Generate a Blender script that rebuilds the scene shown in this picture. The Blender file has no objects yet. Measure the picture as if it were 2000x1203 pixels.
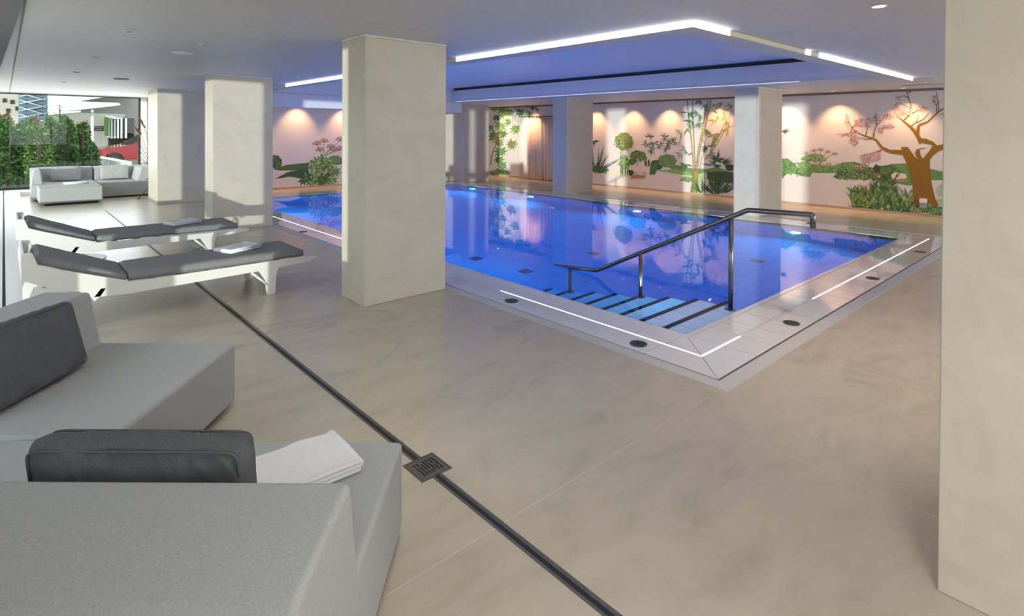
import bpy, bmesh, math, random
from mathutils import Vector, Matrix, noise
random.seed(7)
C = bpy.context.scene.collection
SC = bpy.context.scene

# ------------------------------------------------------------------ camera
FPX, CY, W, HH = 1095.7, 266.86, 2000.0, 1203.0
YAW, PIT, ROL = math.radians(47.8), math.radians(-0.559), math.radians(0.308)
EYE = 1.65
F = Vector((math.cos(YAW)*math.cos(PIT), math.sin(YAW)*math.cos(PIT), math.sin(PIT)))
R0 = Vector((math.sin(YAW), -math.cos(YAW), 0)); U0 = R0.cross(F)
R = R0*math.cos(ROL)+U0*math.sin(ROL); U = -R0*math.sin(ROL)+U0*math.cos(ROL)
cd = bpy.data.cameras.new('camera'); cam = bpy.data.objects.new('camera', cd); C.objects.link(cam)
m = Matrix((R, U, -F)).transposed().to_4x4(); m.translation = Vector((0, 0, EYE)); cam.matrix_world = m
cd.sensor_width = 36; cd.lens = FPX/W*36; cd.shift_y = (CY-HH/2)/W; cd.clip_start = 0.05; cd.clip_end = 500
SC.camera = cam
def ray(x, y): return F*FPX + R*(x-W/2) - U*(y-CY)
def atz(x, y, z=0.0): d = ray(x, y); return Vector((0, 0, EYE)) + d*((z-EYE)/d.z)
def atX(x, y, X): d = ray(x, y); return Vector((0, 0, EYE)) + d*(X/d.x)
def atY(x, y, Y): d = ray(x, y); return Vector((0, 0, EYE)) + d*(Y/d.y)

# ------------------------------------------------------------------ world, lights, exposure
SC.view_settings.view_transform = 'Standard'; SC.view_settings.look = 'None'
SC.view_settings.exposure = 0.58; SC.view_settings.gamma = 1.0
w = bpy.data.worlds.new('world'); SC.world = w; w.use_nodes = True
nt = w.node_tree; bg = nt.nodes['Background']
bg.inputs['Color'].default_value = (0.88, 0.93, 1.0, 1); bg.inputs['Strength'].default_value = 1.5
def light(kind, name, loc, direc, energy, color, **kw):
    l = bpy.data.lights.new(name, kind); l.energy = energy; l.color = color
    for k, v in kw.items(): setattr(l, k, v)
    o = bpy.data.objects.new(name, l); C.objects.link(o); o.location = loc
    o.rotation_euler = Vector(direc).to_track_quat('-Z', 'Y').to_euler(); return o
SUN_AZ = math.radians(38.7)
light('SUN', 'low_sun', (-5, -5, 4), (math.cos(SUN_AZ), math.sin(SUN_AZ), -math.tan(math.radians(0.6))), 2.6, (1.0, 0.96, 0.88), angle=math.radians(0.6))
# daylight entering through the west glazing and the south glazing behind the camera
for i, (y0, y1, wm) in enumerate(((-5.0, 0.8, 26), (2.2, 8.7, 5.5), (11.0, 18.6, 5.5))):
    light('AREA', 'daylight_west', (-1.0, (y0+y1)/2, 1.3), (1, 0, -0.12), wm*(y1-y0), (1.0, 0.98, 0.93), shape='RECTANGLE', size=2.3, size_y=y1-y0)
light('AREA', 'daylight_south', (9.3, -8.0, 1.35), (0, 1, -0.05), 270, (1.0, 0.95, 0.88), shape='RECTANGLE', size=6.2, size_y=2.2)
light('AREA', 'daylight_north', (1.2, 18.6, 1.3), (0, -1, -0.1), 50, (0.93, 0.97, 1.0), shape='RECTANGLE', size=3.4, size_y=2.2)

# ------------------------------------------------------------------ materials
M = {}
def srgb(r, g, b):
    f = lambda c: (c/255/12.92) if c/255 <= 0.04045 else ((c/255+0.055)/1.055)**2.4
    return (f(r), f(g), f(b))
def mat(name, col, rough=0.5, metal=0.0, spec=0.5, emit=None, es=0.0, coat=0.0, noise_=None, bump=None):
    """noise_=(scale, contrast[, stretch xyz]) modulates the colour; bump=(scale, strength, dist)"""
    mt = bpy.data.materials.new(name); mt.use_nodes = True; n = mt.node_tree; b = n.nodes['Principled BSDF']
    b.inputs['Base Color'].default_value = (*col, 1); b.inputs['Roughness'].default_value = rough
    b.inputs['Metallic'].default_value = metal; b.inputs['Specular IOR Level'].default_value = spec
    if coat: b.inputs['Coat Weight'].default_value = coat; b.inputs['Coat Roughness'].default_value = 0.03
    if emit: b.inputs['Emission Color'].default_value = (*emit, 1); b.inputs['Emission Strength'].default_value = es
    if noise_ or bump:
        tc = n.nodes.new('ShaderNodeTexCoord')
    if noise_:
        mp = n.nodes.new('ShaderNodeMapping'); n.links.new(tc.outputs['Object'], mp.inputs['Vector'])
        if len(noise_) > 2: mp.inputs['Scale'].default_value = noise_[2]
        tx = n.nodes.new('ShaderNodeTexNoise'); tx.inputs['Scale'].default_value = noise_[0]; tx.inputs['Detail'].default_value = 6
        n.links.new(mp.outputs[0], tx.inputs['Vector'])
        rp = n.nodes.new('ShaderNodeValToRGB'); k = noise_[1]
        rp.color_ramp.elements[0].position = 0.3; rp.color_ramp.elements[1].position = 0.7
        rp.color_ramp.elements[0].color = (*[c*(1-k) for c in col], 1); rp.color_ramp.elements[1].color = (*[min(1, c*(1+k)) for c in col], 1)
        n.links.new(tx.outputs['Fac'], rp.inputs[0]); n.links.new(rp.outputs[0], b.inputs['Base Color'])
    if bump:
        t2 = n.nodes.new('ShaderNodeTexNoise'); t2.inputs['Scale'].default_value = bump[0]; t2.inputs['Detail'].default_value = 4
        n.links.new(tc.outputs['Object'], t2.inputs['Vector'])
        bp = n.nodes.new('ShaderNodeBump'); bp.inputs['Strength'].default_value = bump[1]; bp.inputs['Distance'].default_value = bump[2]
        n.links.new(t2.outputs['Fac'], bp.inputs['Height']); n.links.new(bp.outputs[0], b.inputs['Normal'])
    M[name] = mt; return mt

def add_tile_lines(mt, x_lines, y_lines, wd, linecol, world=True):
    """thin joint lines at given object-space x / y coordinates: (start, pitch) pairs"""
    n = mt.node_tree; b = n.nodes['Principled BSDF']; L = n.links
    tc = n.nodes.new('ShaderNodeTexCoord'); sp = n.nodes.new('ShaderNodeSeparateXYZ'); L.new(tc.outputs['Object'], sp.inputs[0])
    def mth(op, a, v=None, v2=None):
        q = n.nodes.new('ShaderNodeMath'); q.operation = op
        for i, s in enumerate((a, v, v2)):
            if s is None: continue
            if isinstance(s, (int, float)): q.inputs[i].default_value = s
            else: L.new(s, q.inputs[i])
        return q.outputs[0]
    masks = []
    for ax, ln in ((0, x_lines), (1, y_lines)):
        if not ln: continue
        st, pi = ln
        u = mth('SUBTRACT', sp.outputs[ax], st-pi*50); u = mth('MODULO', u, pi)
        u2 = mth('SUBTRACT', pi, u); u = mth('MINIMUM', u, u2); masks.append(mth('LESS_THAN', u, wd))
    mk = masks[0]
    for x in masks[1:]: mk = mth('MAXIMUM', mk, x)
    mix = n.nodes.new('ShaderNodeMix'); mix.data_type = 'RGBA'
    src = b.inputs['Base Color'].links
    if src: L.new(src[0].from_socket, mix.inputs[6])
    else: mix.inputs[6].default_value = b.inputs['Base Color'].default_value
    mix.inputs[7].default_value = (*linecol, 1)
    L.new(mk, mix.inputs[0]); L.new(mix.outputs[2], b.inputs['Base Color'])

def stone(name, col, rough, veins=0.06):
    mt = mat(name, col, rough, spec=0.5); n = mt.node_tree; b = n.nodes['Principled BSDF']; L = n.links
    tc = n.nodes.new('ShaderNodeTexCoord'); mp = n.nodes.new('ShaderNodeMapping'); L.new(tc.outputs['Object'], mp.inputs[0])
    mp.inputs['Rotation'].default_value = (0.3, 0.2, 0.5); mp.inputs['Scale'].default_value = (1.0, 2.2, 1.4)
    a = n.nodes.new('ShaderNodeTexNoise'); a.inputs['Scale'].default_value = 1.6; a.inputs['Detail'].default_value = 9; a.inputs['Roughness'].default_value = 0.62; a.inputs['Distortion'].default_value = 1.2
    L.new(mp.outputs[0], a.inputs['Vector'])
    r = n.nodes.new('ShaderNodeValToRGB'); e = r.color_ramp.elements; k = veins
    e[0].position = 0.3; e[1].position = 0.72
    e[0].color = (col[0]*(1-2*k), col[1]*(1-2.1*k), col[2]*(1-2.3*k), 1); e[1].color = (min(1, col[0]*(1+k)), min(1, col[1]*(1+k)), min(1, col[2]*(1+k)), 1)
    v = e.new(0.5); v.color = (*col, 1)
    L.new(a.outputs['Fac'], r.inputs[0]); L.new(r.outputs[0], b.inputs['Base Color'])
    f2 = n.nodes.new('ShaderNodeTexNoise'); f2.inputs['Scale'].default_value = 14; f2.inputs['Detail'].default_value = 8; L.new(mp.outputs[0], f2.inputs['Vector'])
    bp = n.nodes.new('ShaderNodeBump'); bp.inputs['Strength'].default_value = 0.12; bp.inputs['Distance'].default_value = 0.004
    L.new(f2.outputs['Fac'], bp.inputs['Height']); L.new(bp.outputs[0], b.inputs['Normal'])
    return mt
stone('floor_stone', (0.55, 0.495, 0.40), 0.26, 0.075)
add_tile_lines(M['floor_stone'], (2.97, 1.4333), (1.757, 2.88), 0.0022, (0.66, 0.62, 0.54))
stone('pillar_stone', (0.55, 0.515, 0.44), 0.5, 0.05)
mat('ceiling_paint', (0.62, 0.615, 0.60), 0.55, noise_=(1.2, 0.025, (1, 6, 1)), bump=(1.5, 0.12, 0.02))
mat('wall_paint', (0.70, 0.665, 0.665), 0.6, bump=(120, 0.08, 0.002))
mat('wall_white', (0.75, 0.74, 0.72), 0.6)
mat('recess_paint', (0.70, 0.70, 0.74), 0.5)
mat('dark_slot', (0.02, 0.02, 0.025), 0.6)
mat('black_frame', (0.02, 0.022, 0.024), 0.4)
mat('white_tile', (0.88, 0.87, 0.88), 0.06, spec=0.6, coat=0.6)
mat('tile_joint', (0.11, 0.10, 0.11), 0.6)
mat('white_metal', (0.80, 0.80, 0.78), 0.35)
mat('white_plastic', (0.8, 0.8, 0.8), 0.4)
mat('steel', (0.20, 0.195, 0.185), 0.26, metal=1.0)
mat('dark_steel', (0.27, 0.25, 0.225), 0.38, metal=1.0)
mat('black_rubber', (0.02, 0.02, 0.02), 0.5)
mat('black_tile', (0.01, 0.01, 0.015), 0.3)
mat('light_fabric', (0.40, 0.415, 0.425), 0.9, spec=0.2, noise_=(230, 0.13, (1, 1, 0.3)), bump=(700, 0.15, 0.001))
mat('dark_fabric', (0.115, 0.12, 0.132), 0.92, spec=0.2, noise_=(320, 0.3), bump=(500, 0.25, 0.001))
mat('lounger_fabric', (0.26, 0.26, 0.275), 0.9, spec=0.2, noise_=(150, 0.15), bump=(300, 0.25, 0.003))
mat('seam', (0.05, 0.05, 0.055), 0.9)
mat('towel_white', (0.83, 0.83, 0.88), 0.95, spec=0.1, bump=(260, 0.5, 0.004))
mat('led_on', (1, 1, 1), 0.5, emit=(1.0, 0.98, 0.96), es=2.6)
mat('led_dim', (0.62, 0.60, 0.50), 0.5)
mat('floor_led', (1, 1, 1), 0.3, emit=(0.95, 0.95, 1.0), es=1.0)
mat('hair_led', (0.8, 0.8, 0.9), 0.4, emit=(0.75, 0.8, 1.0), es=0.55)
mat('lamp_warm', (1, 0.8, 0.6), 0.5, emit=(1.0, 0.62, 0.32), es=14)
mat('pool_lamp', (1, 1, 1), 0.4, emit=(0.7, 0.8, 1.0), es=5)
mat('curtain_cloth', (0.82, 0.69, 0.62), 0.85, noise_=(30, 0.05, (1, 1, 0.1)))
mat('basin_tile', (0.42, 0.56, 0.72), 0.35)
add_tile_lines(M['basin_tile'], (4.12, 0.60), (2.42, 0.30), 0.004, (0.16, 0.26, 0.45))
mat('step_tile', (0.82, 0.86, 0.92), 0.3)
add_tile_lines(M['step_tile'], (4.12, 0.30), None, 0.003, (0.3, 0.35, 0.5))
# grate: fine stripes
def grate_mat(name, ax):
    mt = mat(name, (0.70, 0.70, 0.70), 0.45); n = mt.node_tree; b = n.nodes['Principled BSDF']; L = n.links
    tc = n.nodes.new('ShaderNodeTexCoord'); wv = n.nodes.new('ShaderNodeTexWave'); wv.wave_type = 'BANDS'
    wv.bands_direction = ax; wv.inputs['Scale'].default_value = 26
    L.new(tc.outputs['Object'], wv.inputs['Vector']); r = n.nodes.new('ShaderNodeValToRGB')
    r.color_ramp.elements[0].position = 0.25; r.color_ramp.elements[1].position = 0.45
    r.color_ramp.elements[0].color = (0.30, 0.30, 0.31, 1); r.color_ramp.elements[1].color = (0.80, 0.80, 0.80, 1)
    L.new(wv.outputs['Fac'], r.inputs[0]); L.new(r.outputs[0], b.inputs['Base Color'])
grate_mat('grate_y', 'Y'); grate_mat('grate_x', 'X')
# thin window glass
def glass_mat(name, tint, refl=0.06, cap=0.5):
    mt = bpy.data.materials.new(name); mt.use_nodes = True; n = mt.node_tree; L = n.links
    n.nodes.remove(n.nodes['Principled BSDF']); out = n.nodes['Material Output']
    t = n.nodes.new('ShaderNodeBsdfTransparent'); t.inputs[0].default_value = (*tint, 1)
    g = n.nodes.new('ShaderNodeBsdfGlossy'); g.inputs['Roughness'].default_value = 0.01
    fr = n.nodes.new('ShaderNodeLayerWeight'); fr.inputs[0].default_value = 0.12
    mr = n.nodes.new('ShaderNodeMapRange'); mr.inputs[3].default_value = refl; mr.inputs[4].default_value = cap
    L.new(fr.outputs['Fresnel'], mr.inputs[0])
    mx = n.nodes.new('ShaderNodeMixShader'); L.new(mr.outputs[0], mx.inputs[0]); L.new(t.outputs[0], mx.inputs[1]); L.new(g.outputs[0], mx.inputs[2])
    L.new(mx.outputs[0], out.inputs[0]); M[name] = mt
glass_mat('window_glass', (0.93, 0.97, 0.95), 0.03, 0.3)
glass_mat('car_glass', (0.25, 0.32, 0.3), 0.15, 0.8)
# pool water
def water_mat():
    mt = bpy.data.materials.new('pool_water'); mt.use_nodes = True; n = mt.node_tree; L = n.links
    b = n.nodes['Principled BSDF']; b.inputs['Base Color'].default_value = (1, 1, 1, 1)
    b.inputs['Roughness'].default_value = 0.0; b.inputs['Transmission Weight'].default_value = 1.0; b.inputs['IOR'].default_value = 1.333
    v = n.nodes.new('ShaderNodeVolumeAbsorption'); v.inputs['Color'].default_value = (0.0, 0.58, 1.0, 1); v.inputs['Density'].default_value = 0.55
    L.new(v.outputs[0], n.nodes['Material Output'].inputs['Volume'])
    tc = n.nodes.new('ShaderNodeTexCoord'); a = n.nodes.new('ShaderNodeTexNoise'); a.inputs['Scale'].default_value = 2.6; a.inputs['Detail'].default_value = 3; a.inputs['Distortion'].default_value = 0.6
    L.new(tc.outputs['Object'], a.inputs['Vector']); bp = n.nodes.new('ShaderNodeBump'); bp.inputs['Strength'].default_value = 0.05; bp.inputs['Distance'].default_value = 0.02
    L.new(a.outputs['Fac'], bp.inputs['Height']); L.new(bp.outputs[0], b.inputs['Normal']); M['pool_water'] = mt
water_mat()
def flat(name, col, rough=0.75):
    if name not in M: mat(name, col, rough, spec=0.2)
    return M[name]

# ------------------------------------------------------------------ helpers
def link(name, bm, mats, parent=None, smooth=False, bevel=0, bseg=2, auto=None):
    me = bpy.data.meshes.new(name); bm.normal_update(); bm.to_mesh(me); bm.free()
    for mm in (mats if isinstance(mats, (list, tuple)) else [mats]): me.materials.append(M[mm] if isinstance(mm, str) else mm)
    if smooth:
        for p in me.polygons: p.use_smooth = True
    o = bpy.data.objects.new(name, me); C.objects.link(o)
    if parent: o.parent = parent
    if bevel:
        b = o.modifiers.new('bevel', 'BEVEL'); b.width = bevel; b.segments = bseg; b.limit_method = 'ANGLE'; b.angle_limit = math.radians(35)
        b.harden_normals = False
        for p in me.polygons: p.use_smooth = True
        w_ = o.modifiers.new('wn', 'WEIGHTED_NORMAL'); w_.keep_sharp = True
    return o
def tag(o, label, cat, group=None, kind=None):
    if label: o['label'] = label
    if cat: o['category'] = cat
    if group: o['group'] = group
    if kind: o['kind'] = kind
    return o
def struct(name, bm, mats, **k):
    o = link(name, bm, mats, **k); o['kind'] = 'structure'; return o
def empty(name, loc=(0, 0, 0), rz=0, label=None, cat=None, group=None):
    o = bpy.data.objects.new(name, None); C.objects.link(o); o.location = loc; o.rotation_euler = (0, 0, rz); o.empty_display_size = 0.1
    tag(o, label, cat, group); return o
def box(bm, x0, x1, y0, y1, z0, z1, mi=0):
    vs = [bm.verts.new((x, y, z)) for x in (x0, x1) for y in (y0, y1) for z in (z0, z1)]
    for f in ((0, 1, 3, 2), (4, 6, 7, 5), (0, 4, 5, 1), (2, 3, 7, 6), (0, 2, 6, 4), (1, 5, 7, 3)):
        bm.faces.new([vs[i] for i in f]).material_index = mi
    return vs
def B(*bs):
    bm = bmesh.new()
    for b in bs: box(bm, *b)
    return bm
def prism(bm, pts, axis, a, b, mi=0):
    """extrude 2D outline pts along axis ('x','y','z') from a to b"""
    def v(p, t):
        return {'x': (t, p[0], p[1]), 'y': (p[0], t, p[1]), 'z': (p[0], p[1], t)}[axis]
    A = [bm.verts.new(v(p, a)) for p in pts]; Bv = [bm.verts.new(v(p, b)) for p in pts]; n = len(pts)
    fs = [bm.faces.new(A), bm.faces.new(Bv[::-1])] + [bm.faces.new((A[i], Bv[i], Bv[(i+1) % n], A[(i+1) % n])) for i in range(n)]
    for f in fs: f.material_index = mi
    bmesh.ops.recalc_face_normals(bm, faces=fs)
    return fs
def tube(bm, pts, r, seg=12, caps=True, mi=0):
    pts = [Vector(p) for p in pts]; rings = []
    rr = r if isinstance(r, (list, tuple)) else [r]*len(pts)
    for i, p in enumerate(pts):
        if i == 0: d = pts[1]-p
        elif i == len(pts)-1: d = p-pts[-2]
        else: d = ((pts[i+1]-p).normalized()+(p-pts[i-1]).normalized())
        d.normalize(); a = d.orthogonal().normalized() if i == 0 else (prev - d*prev.dot(d)).normalized(); prev = a; b = d.cross(a)
        s = 1.0
        if 0 < i < len(pts)-1:
            c = d.dot((p-pts[i-1]).normalized()); s = 1/max(c, 0.5)
        rings.append([bm.verts.new(p + (a*math.cos(t)+b*math.sin(t))*rr[i]) for t in [2*math.pi*k/seg for k in range(seg)]])
    for q in range(len(rings)-1):
        for k in range(seg):
            f = bm.faces.new((rings[q][k], rings[q][(k+1) % seg], rings[q+1][(k+1) % seg], rings[q+1][k])); f.smooth = True; f.material_index = mi
    if caps: bm.faces.new(rings[0][::-1]).material_index = mi; bm.faces.new(rings[-1]).material_index = mi
def disc(bm, c, r, h, seg=28, axis='z', mi=0):
    c = Vector(c); d = {'z': Vector((0, 0, 1)), 'x': Vector((1, 0, 0)), 'y': Vector((0, 1, 0))}[axis]
    tube(bm, [c, c+d*h], r, seg, True, mi)
def copy_tree(o, parent=None):
    c = o.copy(); C.objects.link(c); c.parent = parent
    for ch in list(o.children): copy_tree(ch, c)
    return c

CZ = 2.54   # ceiling height
# ------------------------------------------------------------------ shell
bm = bmesh.new()
# floor slab around the pool opening (coping outer rectangle 3.40..11.17 x 1.72..14.87)
PX0, PX1, PY0, PY1 = 4.12, 10.45, 2.42, 14.15      # inner water edge
OX0, OX1, OY0, OY1 = 3.40, 11.17, 1.72, 14.87      # coping outer edge
for b in ((-1.1, OX0, -8.2, 19.0), (OX1, 13.6, -8.2, 16.7), (OX0, OX1, -8.2, OY0), (OX0, OX1, OY1, 15.9)):
    box(bm, b[0], b[1], b[2], b[3], -0.25, 0)
struct('floor', bm, 'floor_stone')
bm = bmesh.new()
RX0, RX1, RY0, RY1 = 4.31, 10.30, 2.58, 14.15
for b in ((-1.1, RX0, -8.2, 19.3), (RX1, 13.6, -8.2, 16.7), (RX0, RX1, -8.2, RY0), (RX0, RX1, RY1, 16.0)):
    box(bm, b[0], b[1], b[2], b[3], CZ, CZ+0.06)
struct('ceiling', bm, 'ceiling_paint')
# recessed pool ceiling
bm = bmesh.new()
box(bm, RX0-0.6, RX1+0.35, RY0-0.6, RY1+0.3, 2.96, 3.02)
box(bm, RX1, RX1+0.05, RY0-0.6, RY1+0.2, CZ+0.06, 2.885)
box(bm, RX1+0.10, RX1+0.15, RY0-0.6, RY1+0.2, CZ+0.06, 2.96)
box(bm, RX0-0.65, RX0-0.6, RY0-0.6, RY1, CZ+0.06, 2.96); box(bm, RX0-0.65, RX1, RY0-0.65, RY0-0.6, CZ+0.06, 2.96)
struct('trim_1', bm, 'recess_paint')
struct('trim_2', B((RX1+0.012, RX1+0.10, RY0, RY1-0.1, 2.89, 2.955)), 'dark_slot')
# bulkhead beam at north end of pool
struct('trim_3', B((3.5, 10.69, 14.15, 14.32, 2.22, CZ-0.001), (3.5, RX1+0.05, 14.152, 14.32, CZ, 2.96)), 'recess_paint')
# dropped border frame around the recess
struct('trim_4', B((4.092, 4.31, 2.362, 14.15, 2.492, CZ-0.002), (4.31, 10.78, 2.362, 2.58, 2.492, CZ-0.002)), 'ceiling_paint')
def strip(name, x0, x1, y0, y1, z0, z1, m_, label, cat, group=None, parent=None):
    o = link(name, B((x0, x1, y0, y1, z0, z1)), m_, parent=parent)
    if label: tag(o, label, cat, group)
    return o
t = empty('ceiling_light_strip', (4.09, 2.36, 2.515), 0, 'bright white light strip around the near corner of the dropped ceiling frame', 'light strip')
o_ = Vector((4.09, 2.36, 2.515))
def rel(o, x0, x1, y0, y1, z0, z1): return B((x0-o.x, x1-o.x, y0-o.y, y1-o.y, z0-o.z, z1-o.z))
link('light_strip', rel(o_, 4.080, 4.092, 2.35, 5.52, 2.494, 2.537), 'led_on', t)
link('light_strip', rel(o_, 4.092, 4.69, 2.35, 2.362, 2.494, 2.537), 'led_on', t)
strip('ceiling_light_strip', 4.080, 4.092, 5.95, 11.08, 2.494, 2.537, 'led_on', 'bright white ceiling frame light strip seen left of the central pillar', 'light strip')
strip('ceiling_light_strip', 6.37, 6.52, 2.35, 2.362, 2.494, 2.537, 'led_on', 'very short lit square of light strip on the right side of the ceiling frame', 'light strip')
strip('ceiling_light_strip', 6.76, 10.78, 2.35, 2.362, 2.494, 2.537, 'led_on', 'long white light strip of the ceiling frame ending near the cherry tree mural', 'light strip')
struct('trim_5', B((4.69, 6.37, 2.352, 2.362, 2.494, 2.537), (6.52, 6.76, 2.352, 2.362, 2.494, 2.537), (4.082, 4.092, 5.52, 5.95, 2.494, 2.537), (4.082, 4.092, 11.08, 14.15, 2.494, 2.537)), 'led_dim')
# thin bright profile along the east edge of the recess
strip('edge_light_profile', RX1-0.004, RX1, 3.9, 13.9, CZ-0.001, CZ+0.010, 'hair_led', 'hairline light profile along the far bottom edge of the blue ceiling recess', 'light strip')
# blue cove lights inside the recess, lying on top of the frame
for (x, y, sx, sy, d) in ((4.0, 8.4, 0.12, 11.0, (0.55, 0, 1)), (7.3, 2.3, 6.4, 0.12, (0, 0.55, 1))):
    light('AREA', 'cove_light', (x, y, CZ+0.08), d, 10, (0.85, 0.68, 1.0), shape='RECTANGLE', size=sx, size_y=sy)

# walls
EX, NY = 13.55, 15.85
struct('wall_east', B((EX, EX+0.2, -8.2, 16.8, 0, CZ)), 'wall_paint')
struct('wall_north', B((3.45, 11.6, NY, NY+0.2, 0, CZ), (11.6, EX, 16.6, 16.8, 0, CZ)), 'wall_paint')
struct('wall_divider', B((3.30, 3.45, 15.41, 19.2, 0, CZ)), 'wall_white')
struct('wall_lounge', B((2.98, 3.30, 18.9, 19.1, 0, CZ)), 'wall_white')
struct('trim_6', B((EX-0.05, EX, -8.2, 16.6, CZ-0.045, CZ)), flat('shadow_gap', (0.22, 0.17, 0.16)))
struct('baseboard_east', B((EX-0.012, EX, -8.2, NY, 0, 0.05)), flat('base_tan', (0.5, 0.36, 0.27)))
struct('baseboard_north', B((3.45, 11.6, NY-0.012, NY, 0, 0.05)), flat('base_tan', (0.5, 0.36, 0.27)))
# south wall with glazing, west facade piers
struct('wall_south', B((-1.1, 0.2, -8.4, -8.2, 0, CZ), (12.4, EX, -8.4, -8.2, 0, CZ), (0.2, 12.4, -8.4, -8.2, 2.45, CZ), (0.2, 12.4, -8.4, -8.2, 0, 0.1)), 'wall_white')
piers = ((-12.0, -6.9), (-6.2, -4.9), (-3.35, -1.9), (-1.05, 2.12), (4.0, 4.24), (4.55, 5.15), (5.9, 6.26), (8.75, 10.95), (17.5, 19.2))  # unseen piers, gaps shaped to throw sun bands on pillars, mural and loungers
bmw = bmesh.new()
for a, b in piers: box(bmw, -1.25, -1.1, max(a, -8.4), b, 0, CZ)
box(bmw, -1.25, -1.1, -8.4, 19.2, CZ-0.02, CZ+0.06)
struct('wall_west', bmw, 'wall_white')
def window(name, plane, c, a0, a1, z0, z1, div=1, fr=0.05):
    """glass + frame; plane 'x' at X=c spanning Y, or 'y' at Y=c spanning X"""
    def bx(bm, a, b, lo, hi, t0, t1):
        box(bm, t0, t1, a, b, lo, hi) if plane == 'x' else box(bm, a, b, t0, t1, lo, hi)
    r_ = empty(name); r_['kind'] = 'structure'
    bm = bmesh.new(); bx(bm, a0, a1, z0, z0+fr, c-0.04, c+0.04); bx(bm, a0, a1, z1-0.02, z1, c-0.04, c+0.04)
    for i in range(div+1):
        a = a0+(a1-a0-fr)*i/div; bx(bm, a, a+fr, z0+fr, z1-0.02, c-0.04, c+0.04)
    link('window_frame', bm, 'black_frame', r_)
    bm = bmesh.new(); bx(bm, a0, a1, z0+fr, z1-0.02, c-0.004, c+0.004); link('glass_pane', bm, 'window_glass', r_)
    return r_
window('window_1', 'x', -1.17, 2.12, 4.0, 0.02, CZ-0.02, 1)
window('window_8', 'x', -1.17, 4.24, 4.55, 0.02, CZ-0.02, 1)
window('window_9', 'x', -1.17, 5.15, 5.9, 0.02, CZ-0.02, 1)
window('window_10', 'x', -1.17, 6.26, 8.75, 0.02, CZ-0.02, 1)
window('window_2', 'x', -1.17, 10.95, 17.5, 0.02, CZ-0.02, 3)
window('window_3', 'x', -1.17, -1.9, -1.05, 0.02, CZ-0.02, 1)
window('window_4', 'y', -8.3, 0.2, 12.4, 0.1, 2.45, 6)
window('window_6', 'x', -1.17, -4.9, -3.35, 0.02, CZ-0.02, 1)
window('window_7', 'x', -1.17, -6.9, -6.2, 0.02, CZ-0.02, 1)
window('window_5', 'y', 19.0, -1.1, 2.9, 0.1, CZ, 1)
struct('trim_7', B((2.9, 2.98, 18.9, 19.08, 0, CZ)), 'wall_white')
struct('trim_8', B((3.04, 3.06, 18.89, 18.9, 0, CZ)), flat('trim_brown', (0.35, 0.30, 0.26)))
# low sill plinth along the glazing, with heating slot
struct('trim_9', B((-1.1, -0.012, 5.3, 18.92, 0, 0.1), (0.012, 0.287, 5.3, 18.92, 0, 0.1), (-0.012, 0.012, 5.3, 18.92, 0, 0.055), (0.287, 2.9, 18.2, 18.92, 0, 0.1)), 'white_plastic')
struct('trim_10', B((-0.012, 0.012, 5.3, 18.9, 0.055, 0.06)), 'dark_slot')
# ceiling blind pocket, top left
bm = bmesh.new()
pa, pb = atz(47, 0, 2.50), atz(0, 133, 2.50); dd = (pb-pa).normalized()
A_, B_ = pa-dd*4, pb+dd*1.5
prism(bm, [(A_.x, A_.y), (B_.x, B_.y), (B_.x-1.0, B_.y), (A_.x-1.6, A_.y)], 'z', 2.50, CZ)
struct('trim_11', bm, flat('blind_grey', (0.22, 0.22, 0.225)))
struct('trim_12', B((0.108, 0.122, 4.2, 18.9, CZ-0.006, CZ)), flat('groove', (0.33, 0.33, 0.26)))

# ------------------------------------------------------------------ pillars
def pillar(x0, x1, y0, y1, label):
    t = empty('stone_pillar', ((x0+x1)/2, (y0+y1)/2, 0), 0, label, 'pillar', 'stone clad pillars'); 
    hx, hy = (x1-x0)/2, (y1-y0)/2
    bm = B((-hx, hx, -hy, hy, 0, CZ-0.012)); link('cladding', bm, 'pillar_stone', t, bevel=0.006)
    link('top_trim', B((-hx-.003, hx+.003, -hy-.003, hy+.003, CZ-0.012, CZ)), 'wall_white', t)
    return t
pillar(2.492, 3.41, 4.785, 5.265, 'tall beige stone clad pillar in the centre foreground, left of the handrail')
pillar(2.492, 3.43, 9.9, 10.38, 'pale stone clad pillar behind the sun loungers, second from the left')
pillar(2.505, 3.49, 14.35, 15.40, 'stone clad pillar beside the far grey sofa, leftmost of all')
pillar(2.492, 3.43, -0.05, 0.452, 'huge pale stone pillar cut by the right edge of the photo')
pillar(10.90, 11.97, 9.9, 10.4, 'stone clad pillar between the curtain and the topiary mural')
pillar(10.90, 12.02, 4.883, 5.36, 'stone clad pillar between the bamboo mural and the cherry tree mural')
pillar(10.93, 12.0, 14.39, NY-0.02, 'stone clad pillar at the far corner, left of the leafy mural and curtain')

# ------------------------------------------------------------------ pool
P0 = Vector((PX0, PY0, 0))
pool = empty('swimming_pool', (PX0, PY0, 0), 0, 'blue lit indoor swimming pool with white tiled overflow edge', 'swimming pool')
def pl(name, bm, m_, **k):
    bmesh.ops.translate(bm, verts=bm.verts, vec=-P0); o = link(name, bm, m_, pool, **k); return o
DEP = -1.38
# nosing lines: (Y, depth)
steps = [(2.60, -0.0), (2.92, -0.06), (3.24, -0.23), (3.567, -0.41), (3.91, -0.60), (4.23, -0.78), (4.59, -0.97), (4.93, -1.16)]
SX = 5.14
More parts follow.
